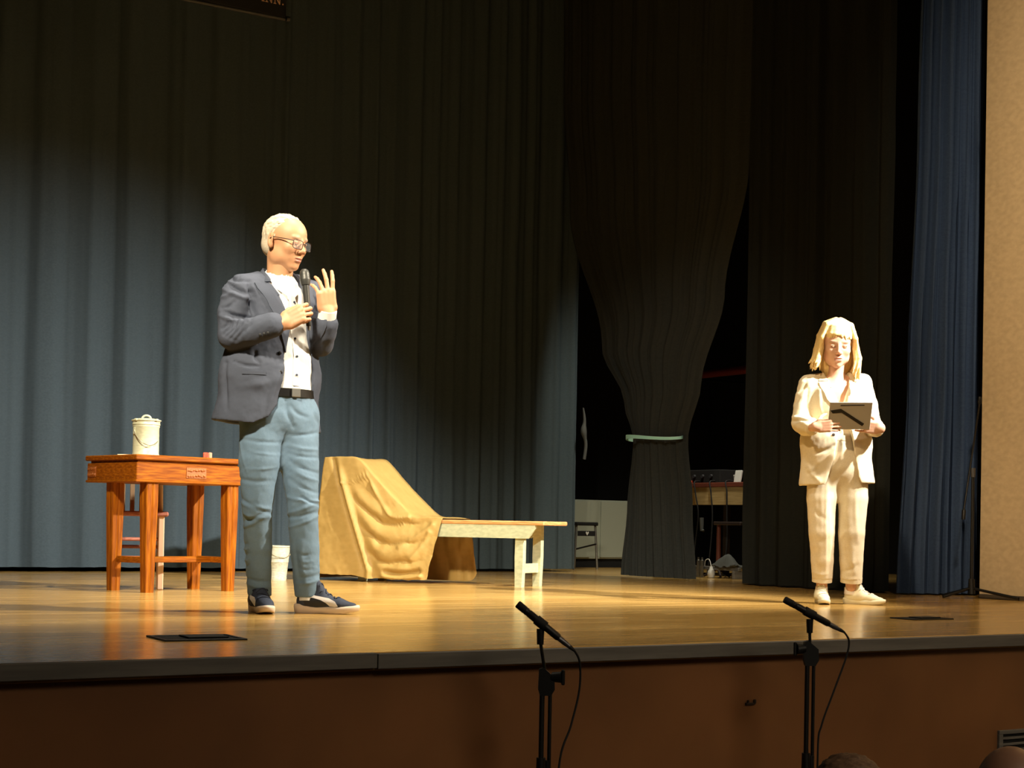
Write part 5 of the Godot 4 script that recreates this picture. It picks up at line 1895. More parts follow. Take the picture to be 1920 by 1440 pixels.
	f.slit(Vector3(-0.15, 0, -0.05), chest_bs, [[0.80, -0.24, 0.162], [0.865, -0.17, 0.162], [0.90, -0.10, 0.16], [0.955, -0.055, 0.155], [1.09, -0.028, 0.142], [1.2, -0.012, 0.13], [1.32, 0.01, 0.118], [1.42, -0.02, 0.112], [1.5, -0.06, 0.10], [1.6, -0.10, 0.095], [1.7, -0.12, 0.095]], -0.02, 0.008)
	f.chain([Vector3(-0.135, 1.45, -0.05), Vector3(-0.122, 1.70, -0.035)], [0.07, 0.095], 0.012)
	f.op[f.op.size() - 1] = 1
	# sleeves come after the cuts so that they stay whole
	f.chain([Vector3(-0.29, 1.475, 0.07), Vector3(-0.318, 1.37, 0.10), Vector3(-0.312, 1.268, 0.125), Vector3(-0.22, 1.285, 0.165), Vector3(-0.122, 1.312, 0.185)], [0.074, 0.070, 0.066, 0.063, 0.057], 0.03)
	f.chain([Vector3(0.01, 1.49, -0.16), Vector3(0.045, 1.37, -0.13), Vector3(0.064, 1.265, -0.10), Vector3(0.085, 1.31, -0.05), Vector3(0.098, 1.345, -0.025)], [0.070, 0.066, 0.060, 0.056, 0.053], 0.03)
	var jc := [[Vector2(-0.358, 1.547), Vector2(-0.256, 1.518), 0.010, -0.0150], [Vector2(-0.352, 1.516), Vector2(-0.244, 1.457), 0.010, -0.0135], [Vector2(-0.343, 1.552), Vector2(-0.292, 1.538), 0.008, -0.0120], [Vector2(-0.367, 1.485), Vector2(-0.233, 1.432), 0.009, 0.0105], [Vector2(-0.360, 1.389), Vector2(-0.304, 1.415), 0.008, -0.0120], [Vector2(-0.349, 1.373), Vector2(-0.232, 1.350), 0.008, -0.0150], [Vector2(-0.364, 1.353), Vector2(-0.262, 1.329), 0.009, 0.0120], [Vector2(-0.342, 1.267), Vector2(-0.303, 1.339), 0.008, -0.0150], [Vector2(-0.326, 1.257), Vector2(-0.282, 1.334), 0.008, -0.0135], [Vector2(-0.306, 1.247), Vector2(-0.252, 1.340), 0.008, -0.0120], [Vector2(-0.352, 1.292), Vector2(-0.323, 1.333), 0.007, -0.0120], [Vector2(-0.285, 1.237), Vector2(-0.236, 1.320), 0.010, -0.0105], [Vector2(-0.229, 1.468), Vector2(-0.216, 1.356), 0.012, -0.0210], [Vector2(-0.240, 1.518), Vector2(-0.218, 1.447), 0.010, -0.0150], [Vector2(-0.376, 1.444), Vector2(-0.305, 1.461), 0.010, 0.0090], [Vector2(-0.240, 1.279), Vector2(-0.216, 1.330), 0.010, -0.0090], [Vector2(-0.300, 1.148), Vector2(-0.185, 1.129), 0.006, -0.0105], [Vector2(-0.341, 1.142), Vector2(-0.327, 0.932), 0.010, -0.0120], [Vector2(-0.205, 1.191), Vector2(-0.185, 1.145), 0.008, -0.0090], [Vector2(-0.084, 1.129), Vector2(-0.143, 0.899), 0.012, 0.0090], [Vector2(-0.265, 1.034), Vector2(-0.101, 1.073), 0.020, 0.0075], [Vector2(-0.035, 1.194), Vector2(-0.058, 0.974), 0.008, 0.0090]]
	cloth_part(f, 0.006, "jacket", mats.jacket, t, jc, 0.003, 10.0, 13, "grey jacket", 1)
	ids = f.all_ids()
	o = Vector3(-0.15, 0, -0.05)
	var lap_r := []
	for k in 13:
		var y := lerpf(1.515, 1.20, k / 12.0)
		var e := at_curve([[1.2, -0.014], [1.32, 0.008], [1.42, -0.022], [1.515, -0.066]], y)
		lap_r.append([y, e, e - at_curve([[1.2, 0.004], [1.32, 0.05], [1.45, 0.078], [1.515, 0.085]], y)])
	part(flat_strip(f, ids, o, chest_bs, lap_r, 0.005, 0.005), "lapel", mats.jacket, t)
	var lap_l := []
	for k in 13:
		var y2 := lerpf(1.515, 1.20, k / 12.0)
		var e2 := at_curve([[1.2, 0.133], [1.32, 0.12], [1.42, 0.113], [1.515, 0.10]], y2)
		lap_l.append([y2, e2, e2 + at_curve([[1.2, 0.004], [1.32, 0.035], [1.45, 0.05], [1.515, 0.055]], y2)])
	part(flat_strip(f, ids, o, chest_bs, lap_l, 0.005, 0.005), "lapel", mats.jacket, t)
	# jacket collar round the neck, down to the notches
	var jt := []
	for k in 21:
		var a3 := lerpf(PI * 0.72, -PI * 0.72, k / 20.0)
		var fr := smoothstep(0.45, 1.0, absf(a3) / (PI * 0.72))
		var tip := smoothstep(0.86, 1.0, absf(a3) / (PI * 0.72))
		jt.append([a3, lerpf(0.078, 0.092, fr) + 0.014 * tip, lerpf(1.605, 1.56, fr) - 0.022 * tip, lerpf(0.105, 0.128, fr) - 0.012 * tip, lerpf(1.545, 1.522, fr) + 0.004 * tip, 0.01 * fr])
	part(collar_flap(neck_c, chest_bs, jt, 0.006), "jacket_collar", mats.jacket, t)
	# pocket flap, cuff buttons, front buttons
	part(flat_strip(f, ids, Vector3(-0.15, 0, -0.05), Basis(Vector3(0.95, 0, -0.3), Vector3.UP, Vector3(0.3, 0, 0.95)), [[1.105, -0.17, -0.06], [1.098, -0.17, -0.06], [1.09, -0.168, -0.06]], 0.004, 0.003, 5), "pocket_welt", mats.jacket, t)
	for p2 in [Vector3(-0.1, 1.195, 0), Vector3(-0.093, 1.105, 0)]:
		st2 = mb()
		var hp := f.hit(Vector3(p2.x, p2.y, 0.5), Vector3(0, 0, -1), ids, 0.9)
		lathe(st2, [[0.0, 0.0], [0.009, 0.0], [0.009, 0.003], [0.006, 0.0045], [0.0, 0.004]], 12, Transform3D(frame_of(Vector3(0.3, 0, 0.95)), hp + Vector3(0, 0, 0.001)))
		part(st2, "jacket_button", mats.leather, t)
	for k in 3:
		st2 = mb()
		var hp2 := f.hit(Vector3(-0.135 - 0.018 * k, 1.27 - 0.004 * k, 0.5), Vector3(0, 0, -1), ids, 0.9)
		lathe(st2, [[0.0, 0.0], [0.0065, 0.0], [0.0065, 0.003], [0.0, 0.004]], 10, Transform3D(frame_of(Vector3(0, 0, 1)), hp2))
		part(st2, "cuff_button", mats.leather, t)
	# shirt cuff at the raised wrist
	st2 = mb()
	tube(st2, [Vector3(0.092, 1.33, -0.035), Vector3(0.108, 1.408, 0.006)], [0.045, 0.041], 18)
	part(st2, "shirt_cuff", mats.shirt, t)
	# ---- shoes
	shoe(t, Vector3(-0.222, 0, -0.11), Vector3(0.36, 0, 0.93), 0.30, mats.navy, mats.sole, true, mats.navy, false)
	shoe(t, Vector3(-0.012, 0, -0.03), Vector3(1.0, 0, 0.07), 0.30, mats.navy, mats.sole, true, mats.navy, true)
	for q2 in [Vector3(-0.19, 0, -0.06), Vector3(0.035, 0, -0.03)]:
		st2 = mb()
		tube(st2, [q2 + Vector3(0, 0.055, 0.012), q2 + Vector3(0, 0.13, 0.0)], [0.041, 0.043], 18)
		part(st2, "sock", mats.shirt, t)
	# ---- the microphone in his right hand
	var m = thing("handheld_microphone", "grey handheld microphone in the speaker's right hand", "microphone", t.transform * Vector3(0.036, 1.315, 0.135), YAW)
	var ax := Vector3(-0.028, 0.262, -0.012)
	var xf := Transform3D(frame_of(ax), Vector3.ZERO)
	st2 = mb()
	lathe(st2, [[0.0, 0.0], [0.0105, 0.0], [0.012, 0.005], [0.0125, 0.03], [0.0155, 0.16], [0.0165, 0.19], [0.0, 0.19]], 22, xf)
	part(st2, "handle", mats.mic_body, m)
	st2 = mb()
	lathe(st2, [[0.0, 0.19], [0.0195, 0.19], [0.0245, 0.212], [0.0245, 0.222], [0.0225, 0.225], [0.0235, 0.24], [0.0195, 0.256], [0.011, 0.264], [0.0, 0.266]], 24, xf)
	part(st2, "grille", mats.mic_grille, m)
	st2 = mb()
	lathe(st2, [[0.0, -0.018], [0.006, -0.018], [0.0085, 0.0], [0.0, 0.0]], 12, xf)
	part(st2, "connector", mats.steel, m)

# ------------------------------------------------------------------ the woman with the tablet
func make_woman() -> void:
	var t = thing("person", "blonde woman in cream trouser suit reading from a tablet", "person", Vector3(6.651, 0, -2.218), YAW)
	var X := Vector3.RIGHT
	var verts := PackedVector3Array()
	var tris := PackedInt32Array()
	# ---- body
	var f := Field.new()
	f.flat_bone(Vector3(-0.05, 1.22, -0.02), Vector3(-0.045, 0.98, -0.01), 0.088, 0.085, X, 1.45, 0.04)
	f.flat_bone(Vector3(-0.045, 0.98, -0.01), Vector3(-0.035, 0.84, -0.01), 0.085, 0.085, X, 1.4, 0.04)
	f.chain([Vector3(-0.05, 1.26, -0.02), Vector3(-0.05, 1.36, -0.01), Vector3(-0.05, 1.45, 0.01)], [0.062, 0.045, 0.047], 0.04)
	f.chain([Vector3(-0.12, 1.29, -0.02), Vector3(-0.2, 1.27, -0.02), Vector3(-0.255, 1.05, 0.03), Vector3(-0.21, 1.025, 0.2)], [0.04, 0.042, 0.034, 0.025], 0.03)
	f.chain([Vector3(0.02, 1.30, -0.02), Vector3(0.10, 1.285, -0.03), Vector3(0.145, 1.05, 0.02), Vector3(0.13, 1.025, 0.18)], [0.04, 0.042, 0.034, 0.025], 0.03)
	f.chain([Vector3(-0.125, 0.78, -0.01), Vector3(-0.122, 0.42, 0.01), Vector3(-0.108, 0.1, -0.05)], [0.07, 0.045, 0.033], 0.03)
	f.chain([Vector3(0.055, 0.78, -0.01), Vector3(0.05, 0.42, 0.01), Vector3(0.06, 0.1, -0.03)], [0.07, 0.045, 0.033], 0.03)
	f.net(0.014, verts, tris)
	var skin_at := verts.size()
	var fh := Vector3(-0.08, -0.17, 0.97).normalized()
	var hx := Vector3.UP.cross(fh).normalized()
	var hb := Basis(fh, deg_to_rad(-2.0)) * Basis(hx, fh.cross(hx), fh)
	var at := Vector3(-0.052, 1.514, 0.01)
	var hs := 1.09
	f = Field.new()
	add_head(f, at, hb, hs, true, false)
	f.bone(Vector3(-0.05, 1.34, -0.015), at + hb * Vector3(0, -0.05, -0.025), 0.044, 0.045, 0.03)
	f.net(0.0034, verts, tris)
	var head_end := verts.size()
	f = Field.new()
	add_hand(f, Vector3(-0.215, 1.022, 0.258), Vector3(1.0, 0.10, 0.06), Vector3(0.0, 0.25, -1.0), true, 0.92, [[0.10, 0.25, 0.15], [0.10, 0.22, 0.15], [0.10, 0.22, 0.15], [0.12, 0.25, 0.2]], [0.12, 0.03, -0.06, -0.16], [0.9, 0.9, 0.6])
	f.bone(Vector3(-0.215, 1.022, 0.258), Vector3(-0.235, 1.02, 0.17), 0.021, 0.026, 0.02)
	f.net(0.003, verts, tris)
	f = Field.new()
	add_hand(f, Vector3(0.155, 1.02, 0.236), Vector3(-1.0, 0.12, 0.05), Vector3(0.0, 0.25, -1.0), false, 0.92, [[0.12, 0.35, 0.2], [0.12, 0.35, 0.2], [0.15, 0.35, 0.2], [0.2, 0.4, 0.2]], [0.12, 0.03, -0.06, -0.16], [0.9, 0.9, 0.6])
	f.bone(Vector3(0.155, 1.02, 0.236), Vector3(0.16, 1.02, 0.16), 0.021, 0.026, 0.02)
	f.net(0.003, verts, tris)
	var cols := PackedColorArray()
	cols.resize(verts.size())
	var skin := Color(0.58, 0.33, 0.21)
	cols.fill(skin)
	var hc := cols.slice(0, head_end)
	paint_head(verts.slice(0, head_end), skin_at, hc, at, hb, hs, skin, Color(0.48, 0.22, 0.16), Color(0.36, 0.24, 0.14))
	for i in head_end:
		cols[i] = hc[i]
	part_mesh(mesh_of(verts, tris, cols), "body", mats.skin, t)
	# ---- hair: a cap, a fringe and many falling locks
	var rng := RandomNumberGenerator.new()
	rng.seed = 23
	f = Field.new()
	var H := func(x: float, y: float, z: float) -> Vector3: return at + hb * (Vector3(x, y, z) * hs)
	f.egg(H.call(0, 0.052, -0.022), Vector3(0.090, 0.090, 0.104) * hs, hb, 0.01)
	f.egg(at + Vector3(0, -0.03, -0.065), Vector3(0.098, 0.15, 0.06) * hs, Basis.IDENTITY, 0.02)
	# keep the face clear
	f.egg(H.call(0.0, -0.028, 0.09), Vector3(0.060, 0.092, 0.075) * hs, hb, 0.006, 1)
	for k in 30:
		var a := lerpf(-1.2, 1.2, k / 29.0) + rng.randf_range(-0.05, 0.05)
		var x0 := sin(a) * 0.060
		var tip := 0.014 * absf(sin(a)) + 0.022 * exp(-pow((a + 0.1) * 2.6, 2.0)) + rng.randf_range(-0.012, 0.012)
		f.chain([H.call(x0 * 0.5, 0.132, 0.01), H.call(x0 * 0.85, 0.108, 0.064 * cos(a * 0.6)), H.call(x0 * 1.08, 0.068, 0.088 * cos(a * 0.75)), H.call(x0 * 1.2 + 0.004, 0.034 + tip, 0.093 * cos(a * 0.8))], [0.010, 0.009, 0.0065, 0.0028], 0.005)
	for side in [-1.0, 1.0]:
		for k in 46:
			var g := k / 45.0
			var depth := lerpf(0.058, -0.11, g) + rng.randf_range(-0.006, 0.006)
			var low := rng.randf_range(-0.035, 0.02)
			var out := rng.randf_range(-0.014, 0.014) + 0.012 * sin(PI * g)
			var ey: float = (1.345 if side > 0 else 1.392) + low + 0.01 * g
			var flick := rng.randf_range(-0.012, 0.02)
			var ex: float = at.x + side * (0.112 + out)
			var fall := [H.call(side * 0.012, 0.138, depth * 0.4 - 0.005), H.call(side * 0.062, 0.112, depth * 0.8), H.call(side * 0.088, 0.045, depth), Vector3(at.x + side * (0.100 + out * 0.7), 1.50, at.z + depth * 0.85 - 0.008), Vector3(ex, 1.44, at.z + depth * 0.8), Vector3(ex + side * flick + (-0.014 if side < 0 else -0.016), ey, at.z + depth * 0.75 + 0.015)]
			f.chain(fall, [0.010, 0.012, 0.011, 0.011, 0.010, 0.003], 0.008)
	cloth_part(f, 0.0048, "hair", mats.blonde, t, [], 0.0010, 70.0, 24, "blonde shoulder-length hair", 0)
	# ---- trousers
	f = Field.new()
	f.flat_bone(Vector3(-0.042, 0.99, -0.005), Vector3(-0.035, 0.80, -0.005), 0.092, 0.112, X, 1.45, 0.05)
	f.chain([Vector3(-0.118, 0.82, -0.005), Vector3(-0.128, 0.62, 0.005), Vector3(-0.125, 0.42, 0.01), Vector3(-0.115, 0.26, -0.01), Vector3(-0.108, 0.09, -0.04)], [0.094, 0.085, 0.075, 0.066, 0.057], 0.04)
	f.chain([Vector3(0.052, 0.82, -0.01), Vector3(0.058, 0.62, 0.0), Vector3(0.050, 0.42, 0.01), Vector3(0.055, 0.26, -0.01), Vector3(0.062, 0.09, -0.03)], [0.094, 0.085, 0.076, 0.068, 0.06], 0.04)
	f.above(1.0, Vector3.UP)
	f.above(-0.14, Vector3.DOWN)
	cloth_part(f, 0.0075, "trousers", mats.linen, t, [[Vector2(-0.112, 0.779), Vector2(-0.103, 0.187), 0.008, 0.0055], [Vector2(-0.159, 0.709), Vector2(-0.147, 0.365), 0.014, -0.0033], [Vector2(0.058, 0.685), Vector2(0.073, 0.369), 0.012, 0.0055], [Vector2(-0.013, 0.643), Vector2(0.004, 0.409), 0.014, -0.0044], [Vector2(-0.003, 0.423), Vector2(-0.029, 0.326), 0.012, 0.0055], [Vector2(0.005, 0.313), Vector2(0.035, 0.203), 0.014, -0.0066], [Vector2(0.047, 0.327), Vector2(0.062, 0.190), 0.012, 0.0055], [Vector2(-0.006, 0.161), Vector2(0.091, 0.142), 0.010, 0.0055], [Vector2(-0.174, 0.323), Vector2(-0.144, 0.186), 0.010, -0.0044], [Vector2(-0.191, 0.557), Vector2(-0.107, 0.489), 0.012, -0.0033], [Vector2(-0.084, 0.779), Vector2(-0.064, 0.366), 0.012, -0.0044], [Vector2(-0.172, 0.185), Vector2(-0.089, 0.177), 0.008, 0.0044], [Vector2(-0.020, 0.188), Vector2(0.076, 0.231), 0.010, -0.0044]], 0.0018, 7.0, 25, "cream trousers", 1)
	for q in [[Vector3(-0.11, 0.145, -0.03), 0.059], [Vector3(0.06, 0.145, -0.022), 0.063]]:
		var st0 := mb()
		tube(st0, [q[0] + Vector3(0, -0.016, -0.005), q[0] + Vector3(0, 0.016, 0.0)], [q[1], q[1] * 1.01], 22)
		part(st0, "trouser_cuff", mats.linen, t)
	# ---- top
	f = Field.new()
	f.flat_bone(Vector3(-0.05, 1.235, -0.02), Vector3(-0.045, 0.98, -0.008), 0.096, 0.094, X, 1.45, 0.04)
	f.egg(Vector3(-0.095, 1.19, 0.045), Vector3(0.06, 0.065, 0.055), Basis.IDENTITY, 0.04)
	f.egg(Vector3(0.0, 1.19, 0.045), Vector3(0.06, 0.065, 0.055), Basis.IDENTITY, 0.04)
	f.slit(Vector3(-0.05, 0, -0.02), Basis.IDENTITY, [[1.10, 0.01, 0.012], [1.15, 0.004, 0.018], [1.32, -0.06, 0.075], [1.5, -0.1, 0.12]], 0.0, 0.006)
	cloth_part(f, 0.0085, "top", mats.cream_top, t, [], 0.002, 12.0, 26, "cream V-neck top", 1)
	# the chest under the V
	# ---- blazer
	f = Field.new()
	f.flat_bone(Vector3(-0.052, 1.215, -0.02), Vector3(-0.046, 0.95, -0.008), 0.118, 0.126, X, 1.52, 0.05)
	f.flat_bone(Vector3(-0.046, 0.95, -0.008), Vector3(-0.036, 0.66, -0.008), 0.126, 0.146, X, 1.55, 0.05)
	f.egg(Vector3(-0.10, 1.18, 0.05), Vector3(0.075, 0.09, 0.06), Basis.IDENTITY, 0.05)
	f.egg(Vector3(0.005, 1.18, 0.05), Vector3(0.075, 0.09, 0.06), Basis.IDENTITY, 0.05)
	f.chain([Vector3(-0.10, 1.332, -0.025), Vector3(-0.215, 1.298, -0.02)], [0.032, 0.046], 0.03)
	f.chain([Vector3(0.0, 1.335, -0.03), Vector3(0.115, 1.308, -0.03)], [0.032, 0.046], 0.03)
	f.above(-0.700, Vector3(0.05, -1.0, 0.0).normalized())
	f.flat_bone(Vector3(-0.045, 0.93, -0.008), Vector3(-0.036, 0.58, -0.008), 0.114, 0.138, X, 1.55, 0.01, 1)
	f.slit(Vector3(-0.05, 0, -0.02), Basis.IDENTITY, [[0.60, -0.11, 0.17], [0.70, -0.075, 0.135], [0.74, -0.06, 0.115], [0.85, -0.03, 0.095], [0.97, -0.012, 0.075], [1.06, -0.002, 0.05], [1.12, -0.002, 0.03], [1.22, -0.035, 0.048], [1.32, -0.058, 0.066], [1.40, -0.07, 0.07]], -0.01, 0.006)
	f.chain([Vector3(-0.05, 1.25, -0.01), Vector3(-0.05, 1.45, 0.0)], [0.05, 0.085], 0.01)
	f.op[f.op.size() - 1] = 1
	f.chain([Vector3(-0.207, 1.278, -0.02), Vector3(-0.238, 1.16, 0.0), Vector3(-0.255, 1.055, 0.035), Vector3(-0.245, 1.035, 0.1), Vector3(-0.228, 1.025, 0.165)], [0.058, 0.060, 0.060, 0.057, 0.052], 0.022)
	f.chain([Vector3(0.107, 1.293, -0.03), Vector3(0.135, 1.17, 0.0), Vector3(0.15, 1.055, 0.03), Vector3(0.152, 1.035, 0.09), Vector3(0.152, 1.025, 0.145)], [0.056, 0.058, 0.057, 0.054, 0.05], 0.022)
	cloth_part(f, 0.0075, "blazer", mats.linen, t, [[Vector2(-0.253, 1.300), Vector2(-0.301, 1.153), 0.010, 0.0100], [Vector2(-0.273, 1.241), Vector2(-0.231, 1.300), 0.010, -0.0100], [Vector2(-0.322, 1.094), Vector2(-0.212, 1.067), 0.010, 0.0100], [Vector2(-0.329, 1.065), Vector2(-0.227, 1.081), 0.008, -0.0100], [Vector2(-0.293, 1.073), Vector2(-0.248, 1.030), 0.010, 0.0080], [Vector2(-0.226, 1.257), Vector2(-0.227, 1.096), 0.010, -0.0120], [Vector2(-0.164, 1.243), Vector2(-0.147, 1.083), 0.010, 0.0080], [Vector2(-0.019, 1.305), Vector2(-0.017, 1.188), 0.006, -0.0080], [Vector2(-0.248, 1.030), Vector2(-0.225, 0.972), 0.010, -0.0080], [Vector2(-0.187, 0.878), Vector2(-0.086, 0.923), 0.010, -0.0100], [Vector2(-0.223, 0.804), Vector2(-0.156, 0.710), 0.012, 0.0100], [Vector2(-0.215, 0.760), Vector2(-0.172, 0.805), 0.012, -0.0100], [Vector2(0.045, 0.962), Vector2(0.117, 0.978), 0.010, 0.0060], [Vector2(0.001, 0.983), Vector2(0.048, 0.722), 0.012, -0.0120], [Vector2(0.131, 1.074), Vector2(0.110, 0.985), 0.010, -0.0080], [Vector2(-0.323, 1.167), Vector2(-0.280, 1.197), 0.010, -0.0080]], 0.003, 9.0, 27, "cream blazer", 1)
	var ids := f.all_ids()
	var o := Vector3(-0.05, 0, -0.02)
	for side in [-1.0, 1.0]:
		var lap := []
		for k in 12:
			var y := lerpf(1.30, 1.10, k / 11.0)
			var e: float = at_curve([[1.10, -0.001], [1.12, -0.001], [1.22, -0.034], [1.30, -0.053]], y) if side < 0 else at_curve([[1.10, 0.035], [1.12, 0.03], [1.22, 0.048], [1.30, 0.063]], y)
			lap.append([y, e, e + side * at_curve([[1.10, 0.004], [1.2, 0.05], [1.26, 0.062], [1.30, 0.058]], y)])
		part(flat_strip(f, ids, o, Basis.IDENTITY, lap, 0.005, 0.005), "lapel", mats.linen, t)
		var col := []
		for k in 4:
			var y2 := lerpf(1.335, 1.306, k / 3.0)
			var e2: float = (-0.062 if side < 0 else 0.066)
			col.append([y2, e2, e2 + side * lerpf(0.03, 0.05, k / 3.0)])
		part(flat_strip(f, ids, o, Basis.IDENTITY, col, 0.006, 0.005, 4), "blazer_collar", mats.linen, t)
	var hp := f.hit(Vector3(-0.088, 0.985, 0.5), Vector3(0, 0, -1), ids, 0.9)
	var st := mb()
	lathe(st, [[0.0, 0.0], [0.009, 0.0], [0.009, 0.003], [0.0, 0.0045]], 12, Transform3D(frame_of(Vector3.BACK), hp))
	part(st, "blazer_button", mats.dark_wood, t)
	# waist tie of the trousers
	st = mb()
	var tie0 := []
	var tie1 := []
	for k in 31:
		var a2 := -TAU * k / 30.0
		var p := Vector3(-0.042, 0, -0.005) + Vector3(0.137 * cos(a2), 0, 0.098 * sin(a2))
		tie0.append(p + Vector3.UP * 0.985)
		tie1.append(p + Vector3.UP * 0.955)
	sheet(st, [tie0, tie1], 0.004)
	part(st, "waist_tie", mats.linen, t)
	# ---- shoes
	shoe(t, Vector3(-0.110, 0, -0.115), Vector3(-0.05, 0, 1.0), 0.25, mats.white_shoe, mats.white_shoe, false, mats.white_stripe, false)
	shoe(t, Vector3(0.035, 0, -0.075), Vector3(0.86, 0, 0.5), 0.25, mats.white_shoe, mats.white_shoe, false, mats.white_stripe, true)
	for q in [Vector3(-0.108, 0, -0.06), Vector3(0.062, 0, -0.05)]:
		st = mb()
		tube(st, [q + Vector3(0, 0.06, 0), q + Vector3(0, 0.10, 0.004)], [0.038, 0.036], 16)
		part(st, "sock", mats.white_stripe, t)
	# ---- the tablet
	var m = thing("tablet", "tablet in a grey folding cover held by the woman", "tablet", t.transform * Vector3(-0.028, 1.013, 0.248), YAW)
	var tb := Basis(Vector3.RIGHT, deg_to_rad(30.0)) * Basis(Vector3.BACK, deg_to_rad(1.0))
	st = mb()
	box(st, tb * Vector3(0, 0.083, -0.004), Vector3(0.235, 0.165, 0.007), 0.003, tb)
	part(st, "slab", mats.tablet_dark, m)
	st = mb()
	box(st, tb * Vector3(0, 0.083, 0.002), Vector3(0.241, 0.171, 0.004), 0.0015, tb)
	part(st, "cover", mats.tablet_case, m)
	st = mb()
	prism(st, PackedVector2Array([Vector2(-0.115, 0.118), Vector2(-0.055, 0.128), Vector2(0.085, 0.035), Vector2(0.075, 0.02), Vector2(-0.05, 0.105), Vector2(-0.10, 0.10)]), 0.002, Transform3D(tb, tb * Vector3(0, 0, 0.0042)))
	part(st, "fold_strip", mats.tablet_dark, m)
	st = mb()
	prism(st, PackedVector2Array([Vector2(-0.06, 0.152), Vector2(0.075, 0.155), Vector2(0.075, 0.150), Vector2(-0.06, 0.147)]), 0.0015, Transform3D(tb, tb * Vector3(0, 0, 0.0042)))
	part(st, "fold_seam", mats.tablet_dark, m)

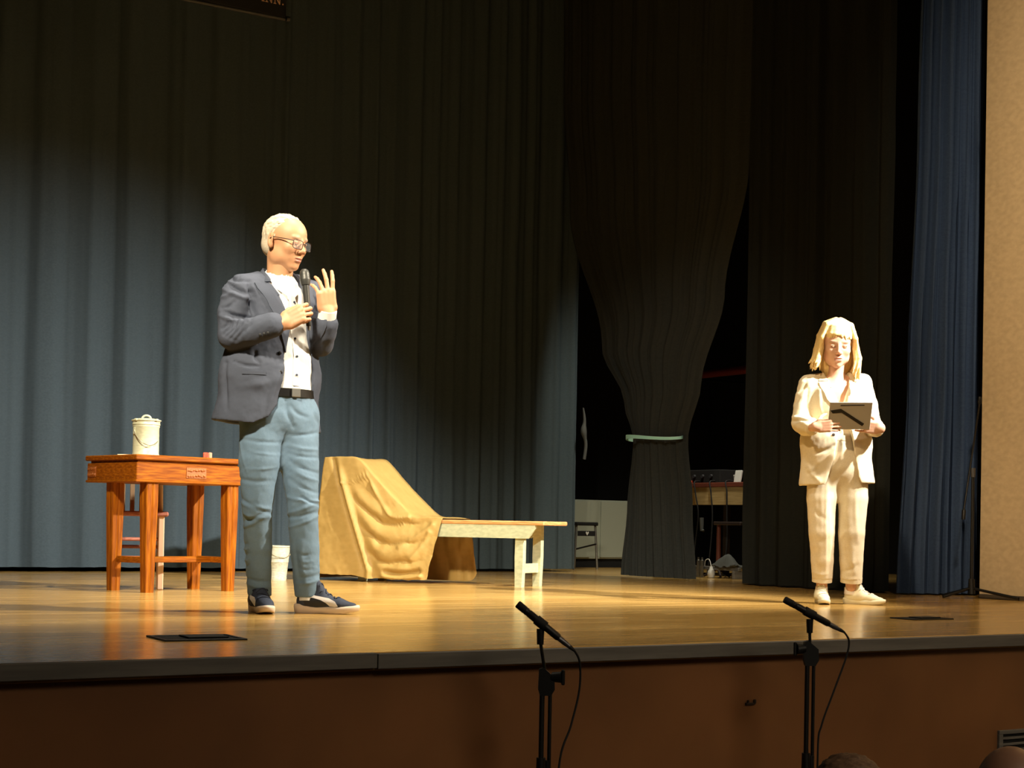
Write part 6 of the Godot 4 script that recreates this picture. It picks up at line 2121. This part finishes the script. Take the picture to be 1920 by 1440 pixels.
# ------------------------------------------------------------------ two people of the audience, seen from behind at the lower edge
func listener(at: Vector3, size: float, bald: bool, label: String, chair_label: String) -> void:
	# at: on the hall floor below the head
	var t = thing("person", label, "person", at, YAW)
	t.scale = Vector3.ONE * size
	var f := Field.new()
	var hc := Vector3(0, 1.185, 0)
	f.egg(hc, Vector3(0.092, 0.118, 0.106) if bald else Vector3(0.079, 0.108, 0.098), Basis.IDENTITY, 0.02)
	f.egg(hc + Vector3(0, -0.06, -0.04), Vector3(0.058, 0.07, 0.06), Basis.IDENTITY, 0.03)
	f.bone(hc + Vector3(0, -0.03, -0.1), hc + Vector3(0, -0.05, -0.112), 0.011, 0.012, 0.01)
	for q in [-1.0, 1.0]:
		f.egg(hc + Vector3(q * 0.082, -0.03, 0.01), Vector3(0.010, 0.032, 0.02), Basis(Vector3.UP, q * 0.4), 0.006)
	f.bone(hc + Vector3(0, -0.08, 0.02), Vector3(0, 0.98, 0.03), 0.055, 0.06, 0.03)
	for q in [-1.0, 1.0]:
		f.chain([Vector3(q * 0.17, 0.87, 0.03), Vector3(q * 0.21, 0.62, 0.05), Vector3(q * 0.12, 0.56, -0.2)], [0.05, 0.042, 0.03], 0.03)
		f.egg(Vector3(q * 0.1, 0.555, -0.25), Vector3(0.04, 0.02, 0.055), Basis.IDENTITY, 0.02)
	f.flat_bone(Vector3(0, 0.85, 0.03), Vector3(0, 0.52, 0.04), 0.10, 0.11, Vector3.RIGHT, 1.5, 0.05)
	for q in [-1.0, 1.0]:
		f.chain([Vector3(q * 0.09, 0.52, 0.02), Vector3(q * 0.10, 0.50, -0.4), Vector3(q * 0.10, 0.08, -0.42)], [0.085, 0.06, 0.045], 0.03)
		f.bone(Vector3(q * 0.10, 0.04, -0.40), Vector3(q * 0.10, 0.035, -0.55), 0.035, 0.03, 0.03)
	var verts := PackedVector3Array()
	var tris := PackedInt32Array()
	f.net(0.011, verts, tris)
	var cols := PackedColorArray()
	cols.resize(verts.size())
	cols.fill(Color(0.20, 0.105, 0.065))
	part_mesh(mesh_of(verts, tris, cols), "body", mats.skin, t)
	f = Field.new()
	if bald:
		f.egg(hc + Vector3(0, -0.02, 0.012), Vector3(0.096, 0.09, 0.102), Basis.IDENTITY, 0.02)
		f.above(hc.y + 0.022, Vector3.UP, 2, 0.01)
		f.above(-(hc.y - 0.075), Vector3.DOWN, 2, 0.01)
		f.above(-0.03, Vector3(0, 0, -1), 2, 0.01)
	else:
		f.egg(hc + Vector3(0, 0.012, 0.008), Vector3(0.090, 0.112, 0.106), Basis.IDENTITY, 0.02)
		f.egg(hc + Vector3(0, -0.05, 0.03), Vector3(0.082, 0.075, 0.085), Basis.IDENTITY, 0.02)
		f.egg(hc + Vector3(0, -0.06, -0.09), Vector3(0.062, 0.10, 0.065), Basis.IDENTITY, 0.01, 1)
	cloth_part(f, 0.006, "hair", mats.hair_brown, t, [], 0.006 if not bald else 0.003, 45.0, 31, "", 0)
	f = Field.new()
	f.flat_bone(Vector3(0, 0.86, 0.03), Vector3(0, 0.5, 0.045), 0.115, 0.125, Vector3.RIGHT, 1.52, 0.05)
	for q in [-1.0, 1.0]:
		f.chain([Vector3(q * 0.06, 0.955, 0.03), Vector3(q * 0.17, 0.88, 0.03), Vector3(q * 0.215, 0.62, 0.055), Vector3(q * 0.13, 0.57, -0.15)], [0.05, 0.066, 0.055, 0.045], 0.04)
	cloth_part(f, 0.014, "jumper", mats.dark_cloth, t, [], 0.004, 9.0, 33)
	f = Field.new()
	for q in [-1.0, 1.0]:
		f.chain([Vector3(q * 0.085, 0.52, 0.03), Vector3(q * 0.10, 0.505, -0.4), Vector3(q * 0.10, 0.10, -0.42)], [0.098, 0.072, 0.06], 0.03)
	cloth_part(f, 0.016, "trousers", mats.dark_cloth, t, [], 0.003, 9.0, 34)
	var c = thing("hall_chair", chair_label, "chair", at, YAW)
	c.scale = Vector3.ONE * size
	var st := mb()
	box(st, Vector3(0, 0.405, -0.06), Vector3(0.44, 0.03, 0.42), 0.01)
	part(st, "seat", mats.dark_wood, c)
	st = mb()
	box(st, Vector3(0, 0.66, 0.205), Vector3(0.44, 0.26, 0.02), 0.008, Basis(Vector3.RIGHT, 0.12))
	part(st, "backrest", mats.dark_wood, c)
	for x in [-0.2, 0.2]:
		st = mb()
		tube(st, [Vector3(x, 0, 0.2), Vector3(x, 0.42, 0.17), Vector3(x, 0.78, 0.225)], [0.012], 7)
		part(st, "leg", mats.black_metal, c)
		st = mb()
		tube(st, [Vector3(x, 0, -0.26), Vector3(x, 0.4, -0.24)], [0.012], 7)
		part(st, "leg", mats.black_metal, c)

func make_audience() -> void:
	listener(Vector3(2.437, -1.35, 2.176), 1.0, false, "listener with brown hair at the lower edge, beside the right microphone stand", "wooden hall chair under the listener with brown hair")
	listener(Vector3(3.241, -1.35, 1.927), 0.955, true, "bald listener at the lower right corner of the picture", "wooden hall chair under the bald listener")
